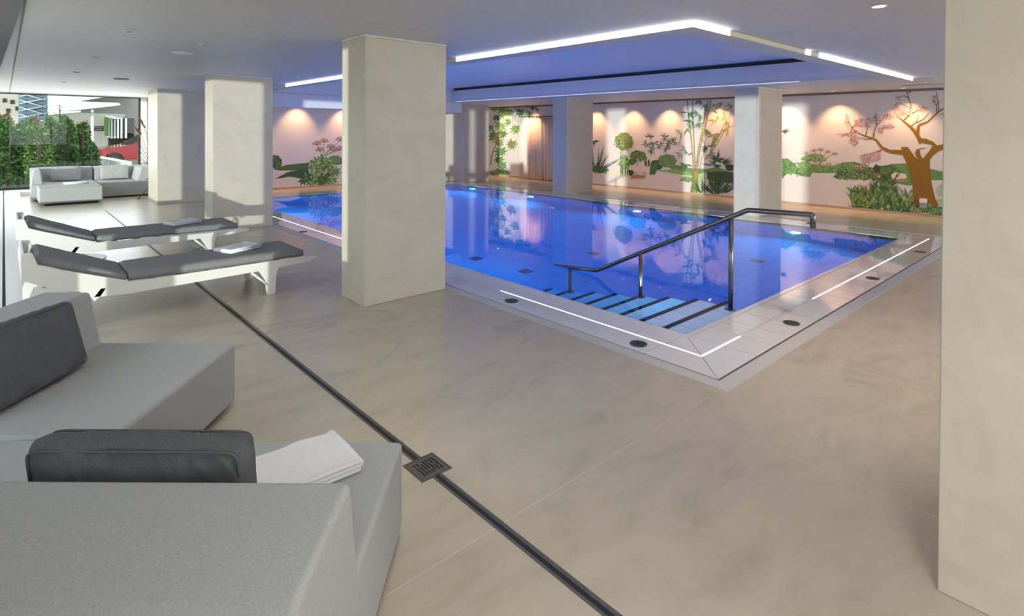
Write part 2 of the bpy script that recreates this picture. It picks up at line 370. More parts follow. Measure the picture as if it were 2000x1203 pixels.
# object-space shading: keep basin tile coordinates in world by adding offsets to geometry -> use separate boxes
bm = bmesh.new()
box(bm, PX0-.3, PX1+.3, PY0-.3, PY1+.3, DEP-0.1, DEP)
box(bm, PX0-.3, PX0, PY0-.3, PY1+.3, DEP, -0.03); box(bm, PX1, PX1+.3, PY0-.3, PY1+.3, DEP, -0.03)
box(bm, PX0, PX1, PY0-.3, PY0, DEP, -0.03); box(bm, PX0, PX1, PY1, PY1+.3, DEP, -0.03)
pl('basin', bm, 'basin_tile')
bm = bmesh.new()
for i in range(1, len(steps)):
    box(bm, PX0, SX, steps[i-1][0] if i > 1 else PY0, steps[i][0], DEP, steps[i][1])
pl('stairs', bm, 'step_tile')
for i, (y, z) in enumerate(steps[1:]):
    pl('nosing', B((PX0, SX, y-0.052, y+0.003, z-0.004, z+0.004)), 'black_tile')
pl('nosing', B((PX0, 5.30, 2.625, 2.68, -0.058, -0.052)), 'black_tile')
# water body
bm = B((PX0-.05, PX1+.05, PY0-.05, PY1+.05, DEP-0.05, -0.006)); pl('water', bm, 'pool_water')
# underwater lamps (east wall, west wall)
lamp_pts = [(PX1, 10.72, -1), (PX1, 7.33, -1), (PX1, 3.98, -1), (PX1, 13.2, -1), (PX0, 6.4, 1), (PX0, 9.4, 1), (PX0, 12.4, 1)]
for (x, y, s) in lamp_pts:
    bm = bmesh.new(); disc(bm, (x, y, -0.68), 0.085, 0.012*s, axis='x'); lp = pl('pool_lamp', bm, 'pool_lamp')
    bm = bmesh.new(); tube(bm, [(x+0.008*s, y+0.10*math.cos(a), -0.68+0.10*math.sin(a)) for a in [2*math.pi*k/24 for k in range(25)]], 0.014, 6, False)
    bmesh.ops.translate(bm, verts=bm.verts, vec=-P0); link('ring', bm, 'steel', lp)
    light('SPOT', 'underwater_lamp_and_fill', (x+0.06*s, y, -0.68), (s, 0, -0.25), 75, (0.0, 0.62, 1.0), spot_size=math.radians(165), spot_blend=0.6, shadow_soft_size=0.08)
for y in (4.0, 7.2, 10.4, 13.2):  # area lights without fixtures, added under the surface to light the basin
    light('AREA', 'underwater_lamp_and_fill', (7.3, y, -0.10), (0, 0, -1), 13, (0.0, 0.62, 1.0), shape='RECTANGLE', size=5.6, size_y=2.6).visible_camera = True
light('AREA', 'underwater_lamp_and_fill', (4.65, 3.0, -0.02), (0, 0, -1), 1.0, (0.40, 0.60, 1.0), shape='RECTANGLE', size=0.98, size_y=1.2)  # added over the top steps, stands in for room light
# basin inlets
for q in ((1026, 530), (1255, 468), (1160, 495), (1480, 510), (930, 505)):
    s = atz(*q, -0.006); d = ray(*q).normalized(); hor = Vector((d.x, d.y, 0)); sn = hor.length/1.333; tn = sn/math.sqrt(1-sn*sn)
    p = s + hor.normalized()*tn*(-DEP-0.006)
    if p.x > PX1-0.2 or p.y > PY1-.2: continue
    pl('floor_inlet', B((p.x-.09, p.x+.09, p.y-.09, p.y+.09, DEP, DEP+.006)), 'dark_steel')

# coping: tiles as real tiles between the inner edge and the grate
def quad_ring(bm, a, b, z0, z1):
    """frame between rect a (inner) and b (outer) grown by offsets, mitred corners; a,b offsets from water edge"""
    def rc(o): return [(PX0-o, PY0-o), (PX1+o, PY0-o), (PX1+o, PY1+o), (PX0-o, PY1+o)]
    A, Bq = rc(a), rc(b)
    for i in range(4):
        j = (i+1) % 4; prism(bm, [A[i], Bq[i], Bq[j], A[j]], 'z', z0, z1)
def tiles(bm, a, b, pitch=0.30, gap=0.0038, z0=-0.02, z1=0.0):
    a += gap; b -= gap
    # each side: trapezoid clipped at mitre
    for side in range(4):
        if side in (0, 2): lo, hi = PX0, PX1
        else: lo, hi = PY0, PY1
        n = round((hi-lo)/pitch); pt = (hi-lo)/n
        edges = [lo-b*0-1e9] + [lo+pt*i for i in range(0, n+1)] + [1e9]
        edges = [e for e in edges]
        for i in range(len(edges)-1):
            s0, s1 = edges[i]+gap, edges[i+1]-gap
            def clipv(s, o): return max(min(s, hi+o-gap), lo-o+gap)
            p = [(clipv(s0, a), a), (clipv(s0, b), b), (clipv(s1, b), b), (clipv(s1, a), a)]
            if abs(p[1][0]-p[2][0]) < 0.01: continue
            if side == 0: q = [(s, PY0-o) for s, o in p]
            elif side == 2: q = [(s, PY1+o) for s, o in p]
            elif side == 1: q = [(PX1+o, s) for s, o in p]
            else: q = [(PX0-o, s) for s, o in p]
            # drop duplicate points
            r_ = []
            for v in q:
                if not r_ or (Vector(v)-Vector(r_[-1])).length > 1e-4: r_.append(v)
            if (Vector(r_[0])-Vector(r_[-1])).length < 1e-4: r_.pop()
            if len(r_) >= 3: prism(bm, r_, 'z', z0, z1)
bm = bmesh.new(); quad_ring(bm, 0.0, 0.72, -0.25, -0.006); pl('coping_bed', bm, 'tile_joint')
bm = bmesh.new(); tiles(bm, 0.0, 0.05, 0.30, 0.0015); tiles(bm, 0.052, 0.305); tiles(bm, 0.320, 0.585)
pl('coping_tiles', bm, 'white_tile')
def rc(o): return [(PX0-o, PY0-o), (PX1+o, PY0-o), (PX1+o, PY1+o), (PX0-o, PY1+o)]
for i in range(4):
    a, b = rc(0.603), rc(0.715); j = (i+1) % 4
    bm = bmesh.new(); prism(bm, [a[i], b[i], b[j], a[j]], 'z', -0.01, 0.001); pl('overflow_grate', bm, 'grate_x' if i in (0, 2) else 'grate_y')
# light line set in the coping
lx, ly = PX0-0.3125, PY0-0.3125
def lw(name, x0, x1, y0, y1, on=True):
    pl(name, B((x0, x1, y0, y1, -0.005, 0.0015)), 'floor_led' if on else 'white_plastic')
lw('coping_light_line', lx-.005, lx+.005, ly, 4.36); lw('coping_light_line', lx+.006, 4.42, ly-.005, ly+.005)
lw('coping_profile', 4.42, 5.95, ly-.005, ly+.005, False); lw('coping_light_line', 5.95, PX1+.3, ly-.005, ly+.005)
lw('coping_profile', lx-.005, lx+.005, 4.36, 6.6, False); lw('coping_light_line', lx-.005, lx+.005, 6.6, 14.2)
# round black drain covers
def drain(x, y, label):
    t = empty('round_drain_cover', (x, y, 0), 0, label, 'drain cover', 'round drain covers in the pool edge')
    bm = bmesh.new(); disc(bm, (0, 0, -0.004), 0.066, 0.008); link('cover', bm, 'black_rubber', t)
    bm = bmesh.new()
    for r_ in (0.02, 0.035, 0.05, 0.063):
        n = int(r_*300)
        for k in range(n):
            a = 2*math.pi*k/n; x_, y_ = r_*math.cos(a), r_*math.sin(a); box(bm, x_-.0045, x_+.0045, y_-.0045, y_+.0045, 0.004, 0.007)
    link('studs', bm, 'dark_steel', t)
for x, y, l in ((3.653, 2.553, 'black round drain cover in the pool edge, the one closest to the camera'),
                (3.652, 4.02, 'black round drain cover in the near pool edge, just right of the central pillar'),
                (5.05, 1.955, 'black round drain cover in the right pool edge, closest to the near corner'),
                (7.31, 1.95, 'black round drain cover halfway along the right pool edge'),
                (9.45, 1.95, 'small dark drain cover far along the right pool edge'),
                (3.60, 9.0, 'dark drain cover in the pool edge seen between the two left pillars'),
                (10.90, 3.9, 'dark drain cover in the far pool edge right of the handrail top')):
    drain(x, y, l)

# ------------------------------------------------------------------ handrail (plane X=5.08)
hr = empty('handrail', (5.08, 2.52, 0), 0, 'brushed steel handrail leading down into the pool by the steps', 'handrail')
def hl(name, bm, m_): bmesh.ops.translate(bm, verts=bm.verts, vec=(-5.08, -2.52, 0)); return link(name, bm, m_, hr)
def rounded(pts, r=0.05, n=5):
    pts = [Vector(p) for p in pts]; out = [pts[0]]
    for i in range(1, len(pts)-1):
        a, b, c = pts[i-1], pts[i], pts[i+1]; d1 = (a-b).normalized(); d2 = (c-b).normalized()
        p0, p1 = b+d1*r, b+d2*r
        for k in range(n+1):
            t_ = k/n; out.append(p0*(1-t_)**2 + b*2*t_*(1-t_) + p1*t_*t_)
    out.append(pts[-1]); return out
bm = bmesh.new(); tube(bm, rounded([(5.08, 1.80, 0.845), (5.08, 1.80, 0.955), (5.08, 2.36, 0.935), (5.08, 4.13, 0.045), (5.08, 4.80, -0.02)], 0.022), 0.0225, 16); hl('rail', bm, 'steel')
for y, z0, z1 in ((2.52, -0.06, 0.845), (3.53, -0.41, 0.345), (4.545, -0.97, -0.005)):
    bm = bmesh.new(); tube(bm, [(5.08, y, z0), (5.08, y, z1)], 0.021, 16); hl('post', bm, 'steel')
    bm = bmesh.new(); disc(bm, (5.08, y, z0), 0.055, 0.012); disc(bm, (5.08, y, z0+.012), 0.035, 0.012); hl('base_flange', bm, 'dark_steel')

# ------------------------------------------------------------------ floor drain channel
DX = 1.532
def channel(y0, y1, label):
    t = empty('floor_drain_channel', (DX, y0, 0), 0, label, 'drain channel', 'narrow steel drain channel in the floor')
    L_ = y1-y0
    link('slot', B((-0.013, 0.006, 0, L_, -0.003, 0.0012)), 'dark_slot', t)
    link('edge_profile', B((-0.024, -0.013, 0, L_, -0.003, 0.003)), 'dark_steel', t)
    link('edge_profile', B((0.006, 0.0145, 0, L_, -0.003, 0.003)), 'steel', t)
    link('edge_profile', B((0.0145, 0.026, 0, L_, -0.003, 0.0025)), 'dark_steel', t)
channel(-3.4, 2.214, 'dark steel drain channel running from the square grate to the bottom edge')
channel(2.382, 5.20, 'dark steel drain channel between the square grate and its joint behind the sofa')
channel(5.21, 14.0, 'thin drain channel passing beneath the sun loungers towards the far sofa')
dg = empty('square_floor_drain', (1.535, 2.298, 0), 0, 'square bronze steel floor drain grate with slots beside the sofa corner', 'drain grate')
link('frame', B((-.086, .086, -.086, -.079, 0, .005), (-.086, .086, .079, .086, 0, .005), (-.086, -.079, -.079, .079, 0, .005), (.079, .086, -.079, .079, 0, .005)), 'dark_steel', dg)
link('drain_pit', B((-.078, .078, -.078, .078, 0.0, .0012)), 'dark_slot', dg)
bm = bmesh.new()
sl = []   # slots: run along Y in staggered columns
cols = 7; cw = 0.118/cols
ys_ = [[(-.055, .02), (.03, .055)], [(-.055, .02), (.03, .055)], [(-.055, -.03), (-.02, .035)], [(-.055, -.03), (-.02, .055)], [(-.045, .02), (.03, .055)], [(-.055, .0), (.01, .055)], [(-.055, -.03), (-.02, .055)]]
box(bm, -.078, -.059, -.078, .078, .0012, .004); box(bm, .059, .078, -.078, .078, .0012, .004)
for i in range(cols):
    x0 = -.059+i*cw; box(bm, x0, x0+cw*.48, -.078, .078, .0012, .004); prev_ = -.078
    for a, b in ys_[i]: box(bm, x0+cw*.48, x0+cw, prev_, a, .0012, .004); prev_ = b
    box(bm, x0+cw*.48, x0+cw, prev_, .078, .0012, .004)
link('grate', bm, 'dark_steel', dg)

# ------------------------------------------------------------------ soft goods
def cushion(w_, h_, t_, seed=0, wr=0.006, nx=64, ny=36, corner=0.35):
    """box cushion lying in XZ (width x, height z), thickness y; puffed with seams and wrinkles"""
    bm = bmesh.new()
    def prof(u): return max(0.0, 1-abs(u)**3.2)
    grid = {}
    for s in (-1, 1):
        for i in range(nx+1):
            for j in range(ny+1):
                u, v = -1+2*i/nx, -1+2*j/ny
                puff = 0.62+0.38*(prof(u)*prof(v))**0.6
                px, pz = u*w_/2*(1-0.035*abs(v)**4), v*h_/2*(1-0.045*abs(u)**4)
                nn = -abs(noise.noise(Vector((px*14+pz*9+seed, pz*5-px*2, s))))**0.5*wr*2.2*max(0, abs(v)-0.25) + noise.noise(Vector((px*9+seed, pz*9, s*3)))*wr*1.6 + noise.noise(Vector((px*34+seed, pz*16+seed, s)))*wr*0.55*(0.4+abs(v))
                grid[s, i, j] = bm.verts.new((px, s*t_/2*puff+nn*s, pz))
    for s in (-1, 1):
        for i in range(nx):
            for j in range(ny):
                f = [grid[s, i, j], grid[s, i+1, j], grid[s, i+1, j+1], grid[s, i, j+1]]
                bm.faces.new(f if s < 0 else f[::-1])
    rim = [(i, 0) for i in range(nx)]+[(nx, j) for j in range(ny)]+[(i, ny) for i in range(nx, 0, -1)]+[(0, j) for j in range(ny, 0, -1)]
    K = 4; rings = [[grid[-1, *p] for p in rim]]
    for k in range(1, K):
        t2 = k/K; row = []
        for p in rim:
            a, b = grid[-1, *p].co, grid[1, *p].co; c = a.lerp(b, t2); out = Vector((c.x/w_, 0, c.z/h_)); out.normalize()
            bulge = 0.012*math.sin(math.pi*t2) + noise.noise(Vector((c.x*25, k*2.0+seed, c.z*25)))*wr*0.8
            row.append(bm.verts.new(c+out*bulge))
        rings.append(row)
    rings.append([grid[1, *p] for p in rim]); n = len(rim)
    for k in range(K):
        for q in range(n):
            bm.faces.new((rings[k][q], rings[k+1][q], rings[k+1][(q+1) % n], rings[k][(q+1) % n]))
    bmesh.ops.recalc_face_normals(bm, faces=bm.faces)
    return bm
def piping(w_, h_, t_, s):
    bm = bmesh.new(); pts = []
    for k in range(41):
        a = 2*math.pi*k/40; cx, sx = math.cos(a), math.sin(a); e = 0.12
        pts.append((math.copysign(abs(cx)**e, cx)*w_/2*0.985, s*t_/2*0.62, math.copysign(abs(sx)**e, sx)*h_/2*0.975))
    tube(bm, pts, 0.004, 5, False); return bm
def make_cushion(name, w_, h_, t_, m_, label, cat, seed, group=None, wr=0.006):
    r_ = empty(name, (0, 0, 0), 0, label, cat, group)
    link('cover', cushion(w_, h_, t_, seed, wr), m_, r_, smooth=True)
    link('seam', piping(w_, h_, t_, -1), m_, r_, smooth=True); link('seam', piping(w_, h_, t_, 1), m_, r_, smooth=True)
    return r_
def towel(w_, d_, h_, label, ribs=0, layers=3, group=None, seed=0):
    """folded towel: layered rounded slab with ribbing; origin at base centre, ribs along x"""
    bm = bmesh.new(); nx, ny = 28, (ribs*6 if ribs else 24)
    sec = []
    for j in range(ny+1):
        v = -1+2*j/ny; rb = (abs(math.sin(math.pi*ribs*j/ny))**0.6*0.0045 if ribs else 0)
        sec.append((v*d_/2, h_*(1-max(0, abs(v)-0.88)**1.6*8) + rb-0.004))
    top = [[None]*(nx+1) for _ in sec]; bot = [[None]*(nx+1) for _ in sec]
    for j, (y, z) in enumerate(sec):
        for i in range(nx+1):
            u = -1+2*i/nx; x = u*w_/2; e = max(0, abs(u)-0.93)*3
            nn = noise.noise(Vector((x*8+seed, y*8, seed)))*0.006
            sk = noise.noise(Vector((y*6, seed, 2)))*0.008
            top[j][i] = bm.verts.new((x+sk, y+nn, max(0.004, z*(1-e)+nn))); bot[j][i] = bm.verts.new((x+sk, y+nn, 0.0))
    for j in range(len(sec)-1):
        for i in range(nx):
            bm.faces.new((top[j][i], top[j][i+1], top[j+1][i+1], top[j+1][i])); bm.faces.new((bot[j][i], bot[j+1][i], bot[j+1][i+1], bot[j][i+1]))
    for i in range(nx):
        bm.faces.new((top[0][i], bot[0][i], bot[0][i+1], top[0][i+1])); bm.faces.new((top[-1][i], top[-1][i+1], bot[-1][i+1], bot[-1][i]))
    for j in range(len(sec)-1):
        bm.faces.new((top[j][0], top[j+1][0], bot[j+1][0], bot[j][0])); bm.faces.new((top[j][-1], bot[j][-1], bot[j+1][-1], top[j+1][-1]))
    bmesh.ops.recalc_face_normals(bm, faces=bm.faces)
    r_ = empty('folded_towel', (0, 0, 0), 0, label, 'towel', group)
    link('towel_body', bm, 'towel_white', r_, smooth=True)
    # rolled fold at the +x end and layered edges along -y
    bm = bmesh.new(); tube(bm, [(w_/2-0.004, -d_/2*0.97, h_*0.52), (w_/2-0.002, 0, h_*0.54), (w_/2-0.004, d_/2*0.97, h_*0.52)], h_*0.46, 14)
    link('fold', bm, 'towel_white', r_, smooth=True)
    for k in range(layers):
        bm = bmesh.new(); z = h_*(k+0.5)/layers
        tube(bm, [(-w_/2, -d_/2-0.002, z), (0, -d_/2-0.005, z+0.002), (w_/2, -d_/2-0.002, z)], h_/layers*0.5, 8); link('fold', bm, 'towel_white', r_, smooth=True)
    return r_

# ------------------------------------------------------------------ near sofa, in a frame turned to the camera axis
SA = YAW-math.pi/2            # local x = lateral (u), local y = depth (d)
def uv(u, d, z=0): 
    a = Vector((math.cos(SA), math.sin(SA), 0)); b = Vector((-math.sin(SA), math.cos(SA), 0)); return a*u+b*d+Vector((0, 0, z))
def sofa_module(name, label, profile, axis, a, b, origin, rz, parts, group=None, bev=0.02, cat='sofa'):
    t = empty(name, origin, rz, label, cat, group)
    bm = bmesh.new(); prism(bm, profile, axis, a, b); link('upholstery', bm, 'light_fabric', t, bevel=bev, bseg=4)
    for nm, bx_, mm in parts: link(nm, B(bx_), mm, t)
    return t
SZ, BZ = 0.38, 0.68
# module one: backrest on the left (facing +u)
o1 = uv(-1.64, 2.295)
sofa_module('sofa_module', 'light grey sofa module with backrest at left, its open end towards the sun loungers',
            [(0, 0.035), (0.0, SZ), (-0.80, SZ), (-0.865, BZ), (-1.14, BZ), (-1.16, 0.035)], 'y', 0, 1.04, o1, SA,
            [('plinth_base', (-1.08, -0.10, 0.08, 0.95, 0, 0.035), 'black_rubber')], 'near corner sofa modules')
# module two: backrest towards the camera (facing +d)
o2 = uv(-0.44, 2.285)
sofa_module('sofa_module', 'light grey sofa module in the bottom left corner, seen over its backrest',
            [(0, 0.035), (0, SZ), (-0.665, SZ), (-0.74, BZ), (-1.10, BZ-0.01), (-1.20, BZ-0.06), (-1.26, 0.035)], 'x', -1.60, 0, o2, SA,
            [('plinth_base', (-1.50, -0.08, -1.12, -0.1, 0, 0.035), 'black_rubber')], 'near corner sofa modules')
c1 = make_cushion('sofa_cushion', 0.60, 0.345, 0.13, 'dark_fabric', 'dark grey box cushion leaning on the backrest at the left edge of the photo', 'cushion', 3, wr=0.010)
# local: width x, height z, thickness y ; face +u => rotate
ev = Matrix.Rotation(SA+math.pi/2, 4, 'Z') @ Matrix.Rotation(math.radians(-14), 4, 'X')
ev = Matrix.Translation(uv(-2.345, 2.69, SZ+0.178)) @ Matrix.Rotation(SA+math.pi/2, 4, 'Z') @ Matrix.Rotation(math.radians(-16), 4, 'X')
c1.matrix_world = ev
c2 = make_cushion('sofa_cushion', 0.62, 0.35, 0.145, 'dark_fabric', 'dark grey box cushion behind the front backrest, next to the ribbed white towel', 'cushion', 11, wr=0.009)
c2.matrix_world = Matrix.Translation(uv(-1.09, 1.675, SZ+0.180)) @ Matrix.Rotation(SA, 4, 'Z') @ Matrix.Rotation(math.radians(9), 4, 'X')
tw = towel(0.40, 0.27, 0.045, 'large ribbed white towel on the near sofa seat beside the dark cushion', ribs=12)
tw.location = uv(-0.80, 2.055, SZ+0.001); tw.rotation_euler = (0, 0, SA+math.radians(40))

# ------------------------------------------------------------------ far sofa group
FA = 0.0
def fpt(x, y, z=0): return Vector((x, y, z))
fs = sofa_module('sofa_module', 'left half of the far grey sofa by the garden window, behind the ottoman',
                 [(0, 0.03), (0, SZ), (0.95, SZ), (1.02, 0.70), (1.34, 0.70), (1.36, 0.03)], 'x', 0, 1.20, (0.47, 16.57, 0), FA,
                 [('plinth_base', (0.08, 1.12, 0.1, 1.1, 0, 0.03), 'black_rubber')], 'far sofa modules', bev=0.03)
bm = bmesh.new(); prism(bm, [(0.002, SZ-.01), (0.04, 0.69), (0.16, 0.69), (0.20, SZ-.01)], 'y', 0.02, 1.1); link('armrest', bm, 'light_fabric', fs, bevel=0.03, bseg=3)
fs2 = sofa_module('sofa_module', 'right half of the far grey sofa by the garden window, with raised end',
                 [(0, 0.03), (0, SZ), (0.98, SZ), (1.06, 0.70), (1.40, 0.70), (1.42, 0.03)], 'x', 0, 1.36, (1.685, 16.42, 0), FA,
                 [('plinth_base', (0.08, 1.12, 0.1, 1.05, 0, 0.03), 'black_rubber')], 'far sofa modules', bev=0.03)
bm = bmesh.new(); prism(bm, [(0.74, SZ-.01), (0.84, 0.69), (1.358, 0.69), (1.358, SZ-.01)], 'y', 0.0, 1.1); link('armrest', bm, 'light_fabric', fs2, bevel=0.03, bseg=3)
ot = empty('ottoman', (0.55, 15.46, 0), FA, 'large square light grey ottoman with folded towels on top, in front of the far sofa', 'ottoman')
link('upholstery', B((0, 1.10, 0, 1.08, 0.05, SZ)), 'light_fabric', ot, bevel=0.03, bseg=3); link('plinth_base', B((0.1, 1.02, 0.08, 0.9, 0, 0.05)), 'black_rubber', ot)
def place(o, x, y, z, rz, rx=0):
    o.matrix_world = Matrix.Translation((x, y, z)) @ Matrix.Rotation(rz, 4, 'Z') @ Matrix.Rotation(rx, 4, 'X')
place(make_cushion('sofa_cushion', 0.56, 0.34, 0.15, 'light_fabric', 'grey cushion with pale edges on the left far sofa module', 'cushion', 21, wr=0.006), atY(129, 330, 17.40).x, 17.40, SZ+0.18, FA, math.radians(-12))
place(make_cushion('sofa_cushion', 0.56, 0.34, 0.15, 'light_fabric', 'grey cushion on the right far sofa module next to its raised end', 'cushion', 25, wr=0.006), atY(224, 330, 17.28).x, 17.28, SZ+0.18, FA, math.radians(-12))
def small_towel(x, y, z, rz, label, w_=0.42, d_=0.28, seed=0):
    t_ = towel(w_, d_, 0.042, label, ribs=0, layers=2, seed=seed); t_.location = (x, y, z); t_.rotation_euler = (0, 0, rz); return t_
p_ = atz(148, 359, SZ); small_towel(p_.x, p_.y, SZ+.002, 0.1, 'folded white towel lying on the far ottoman', seed=1)
p_ = atz(128, 351, SZ); small_towel(p_.x, p_.y, SZ+.002, -0.2, 'folded white towel on the left far sofa module, behind the ottoman towel', 0.5, seed=2)
p_ = atz(222, 348, SZ); small_towel(p_.x, p_.y, SZ+.002, -0.3, 'folded white towel on the right far sofa module', 0.5, seed=3)

# side table with thin black legs, mostly behind the leftmost pillar
st = empty('wire_side_table', (2.62, 15.72, 0), 0, 'thin black crossed wire side table between the far sofa and the leftmost pillar', 'side table')
bm = bmesh.new()
for a, b in (((-.30, -.15, 0), (.12, .15, .45)), ((-.05, .1, .2), (.3, -.1, 0)), ((.3, .2, 0), (-.05, -.1, .45)), ((-.05, -.1, .45), (.12, .15, .45))): tube(bm, [a, b], 0.008, 6)
link('frame', bm, 'black_rubber', st)
bm = bmesh.new(); disc(bm, (0.1, 0.05, 0.45), 0.2, 0.012); link('tabletop', bm, 'black_rubber', st)
# cattail decoration
ct = empty('cattail_arrangement', (3.12, 18.55, 0), 0, 'dried cattails and thin twigs behind the far sofa, left of the leftmost pillar', 'plant')
bm = bmesh.new(); disc(bm, (0, 0, 0), 0.14, 0.4); link('vase', bm, 'black_rubber', ct)
for q, w2 in (((279, 240), 1), ((270, 258), 1), ((276, 262), 1), ((284, 250), 1)):
    p = atY(*q, 18.5)-ct.location; base = Vector((0.0, 0, 0.35)); d = (p-base).normalized()
    bm = bmesh.new(); tube(bm, [base, base.lerp(p, .5)+Vector((.03, 0, .03)), p], 0.006, 5); st_ = link('stalk', bm, flat('stalk_tan', (0.30, 0.24, 0.14)), ct)
    e = Vector((-0.10, 0, 0.16)); bm = bmesh.new(); tube(bm, [p, p+e*.1, p+e*.9, p+e], [0.01, 0.022, 0.022, 0.008], 8); link('cattail', bm, flat('cattail_brown', (0.16, 0.07, 0.03)), ct)
for q in ((266, 293), (268, 300), (271, 289), (267, 310), (275, 285)):
    p = atY(*q, 18.5)-ct.location; bm = bmesh.new(); tube(bm, [(0.1, 0, 0.42), (p+Vector((0.05, 0, -0.12))), p], 0.007, 5); link('twig', bm, flat('stalk_dark', (0.12, 0.12, 0.09)), ct)

# ------------------------------------------------------------------ sun loungers
def make_lounger(label):
    t = empty('sun_lounger', (0, 0, 0), 0, label, 'sun lounger', 'sun loungers beside the pool')
    Wd = 0.72
    for y in (0.0, Wd-0.022):
        # rail with tapered tip, shallow belly and hinge area
        bm = bmesh.new()
        prism(bm, [(0.62, 0.345), (0.86, 0.335), (2.28, 0.335), (2.46, 0.315), (2.46, 0.295), (2.36, 0.272), (2.02, 0.255), (1.2, 0.240), (0.75, 0.235), (0.55, 0.25)], 'y', y, y+0.022)
        link('side_rail', bm, 'white_metal', t, bevel=0.003)
        # tapered leg blade
        bm = bmesh.new(); prism(bm, [(1.86, 0.262), (2.06, 0.262), (2.035, 0.18), (2.03, 0.02), (2.01, 0.0), (1.95, 0.0), (1.94, 0.04), (1.93, 0.15)], 'y', y+0.002, y+0.020)
        link('leg', bm, 'white_metal', t, bevel=0.003)
        bm = bmesh.new(); tube(bm, [(1.80, y+.011, 0.25), (1.955, y+.011, 0.10)], 0.012, 8); link('strut', bm, 'white_metal', t)
        # wheel bracket: large crescent plate
        cx_, cz_ = 0.375, 0.155
        pts = [(0.66, 0.345), (0.60, 0.25)] + [(cx_+0.195*math.cos(a), cz_+0.175*math.sin(a)) for a in [math.radians(k) for k in range(20, 171, 15)]]
        pts += [(0.165, 0.06), (0.125, 0.10), (0.12, 0.25), (0.17, 0.40), (0.30, 0.37)]
        bm = bmesh.new(); prism(bm, pts, 'y', y, y+0.022); link('wheel_bracket', bm, 'white_metal', t, bevel=0.003)
        yy = y+0.03 if y == 0 else y-0.02
        bm = bmesh.new(); tube(bm, [(cx_+0.137*math.cos(a), yy, cz_+0.137*math.sin(a)) for a in [2*math.pi*k/32 for k in range(33)]], 0.016, 8, False); wt = link('tyre', bm, 'black_rubber', t)
        bm = bmesh.new(); tube(bm, [(cx_, yy-0.03, cz_), (cx_, yy+0.03, cz_)], 0.03, 12); [tube(bm, [(cx_, yy, cz_), (cx_+0.13*math.cos(a), yy, cz_+0.13*math.sin(a))], 0.008, 6) for a in (0.5, 2.6, 4.7)]; link('hub', bm, 'white_metal', wt)
        # backrest side plate
        bm = bmesh.new()
        prism(bm, [(0.80, 0.345), (0.70, 0.300), (0.30, 0.36), (0.115, 0.46), (0.10, 0.50), (0.10, 0.66), (0.115, 0.675), (0.165, 0.675), (0.20, 0.575), (0.26, 0.545)], 'y', y-0.001, y+0.023)
        link('backrest_plate', bm, 'white_metal', t, bevel=0.004)
    bm = bmesh.new()
    for x in [0.95+0.22*i for i in range(7)]: box(bm, x, x+0.05, 0.022, Wd-0.022, 0.29, 0.325)
    link('slats', bm, 'white_metal', t)
    bm = bmesh.new(); tube(bm, [(0.30, 0.02, 0.14), (0.30, Wd-.02, 0.14)], 0.014, 8); link('axle', bm, 'white_metal', t)
    # head end panel with a handle hole near each end
    bm = bmesh.new(); box(bm, 0.098, 0.116, 0.0, Wd, 0.46, 0.56); box(bm, 0.098, 0.116, 0.0, Wd, 0.645, 0.675)
    for a, b in ((0, 0.06), (0.16, Wd-0.16), (Wd-0.06, Wd)): box(bm, 0.098, 0.116, a, b, 0.56, 0.645)
    link('head_panel', bm, 'white_metal', t, bevel=0.003)
    # mattress seat
    def pad(L_, Wp, T, seed):
        bm = bmesh.new(); nx, ny = 40, 16; g = {}
        for s in (0, 1):
            for i in range(nx+1):
                for j in range(ny+1):
                    u, v = i/nx, j/ny; eu = min(u, 1-u)*L_; ev_ = min(v, 1-v)*Wp
                    r_ = 0.016; k = min(1, eu/r_)*min(1, ev_/r_)
                    z = (T*(0.72+0.28*math.sqrt(max(0, k))) + noise.noise(Vector((u*L_*7+seed, v*Wp*5, seed)))*0.004) if s else 0.0
                    g[s, i, j] = bm.verts.new((u*L_, v*Wp, z))
        for s in (0, 1):
            for i in range(nx):
                for j in range(ny):
                    f = [g[s, i, j], g[s, i+1, j], g[s, i+1, j+1], g[s, i, j+1]]; bm.faces.new(f if s else f[::-1])
        for i in range(nx):
            bm.faces.new((g[0, i, 0], g[0, i+1, 0], g[1, i+1, 0], g[1, i, 0])); bm.faces.new((g[0, i+1, ny], g[0, i, ny], g[1, i, ny], g[1, i+1, ny]))
        for j in range(ny):
            bm.faces.new((g[0, 0, j+1], g[0, 0, j], g[1, 0, j], g[1, 0, j+1])); bm.faces.new((g[0, nx, j], g[0, nx, j+1], g[1, nx, j+1], g[1, nx, j]))
        return bm
    bm = pad(1.53, 0.62, 0.072, 1); bmesh.ops.translate(bm, verts=bm.verts, vec=(0.80, 0.05, 0.335)); link('seat_mattress', bm, 'lounger_fabric', t, smooth=True)
    bm = pad(0.66, 0.62, 0.072, 5); bmesh.ops.rotate(bm, verts=bm.verts, cent=(0, 0, 0), matrix=Matrix.Rotation(math.radians(23.0), 3, 'Y'))
    bmesh.ops.translate(bm, verts=bm.verts, vec=(0.165, 0.05, 0.585)); link('back_mattress', bm, 'lounger_fabric', t, smooth=True)
    return t
l1 = make_lounger('white sun lounger with grey mattress nearest the sofa, towel on it'); l1.location = (0, 5.77, 0)
l2 = copy_tree(l1); l2['label'] = 'white sun lounger with grey mattress farther back, in front of the second pillar'; l2.location = (0, 7.99, 0)
small_towel(1.80, 6.22, 0.408, math.radians(22), 'folded white towel on the nearer sun lounger', 0.36, 0.26, 5)
small_towel(1.75, 8.42, 0.408, math.radians(18), 'folded white towel on the farther sun lounger', 0.36, 0.26, 6)
rt = empty('round_side_table', (0.50, 7.05, 0), 0, 'low round white side table between the two sun loungers', 'side table')
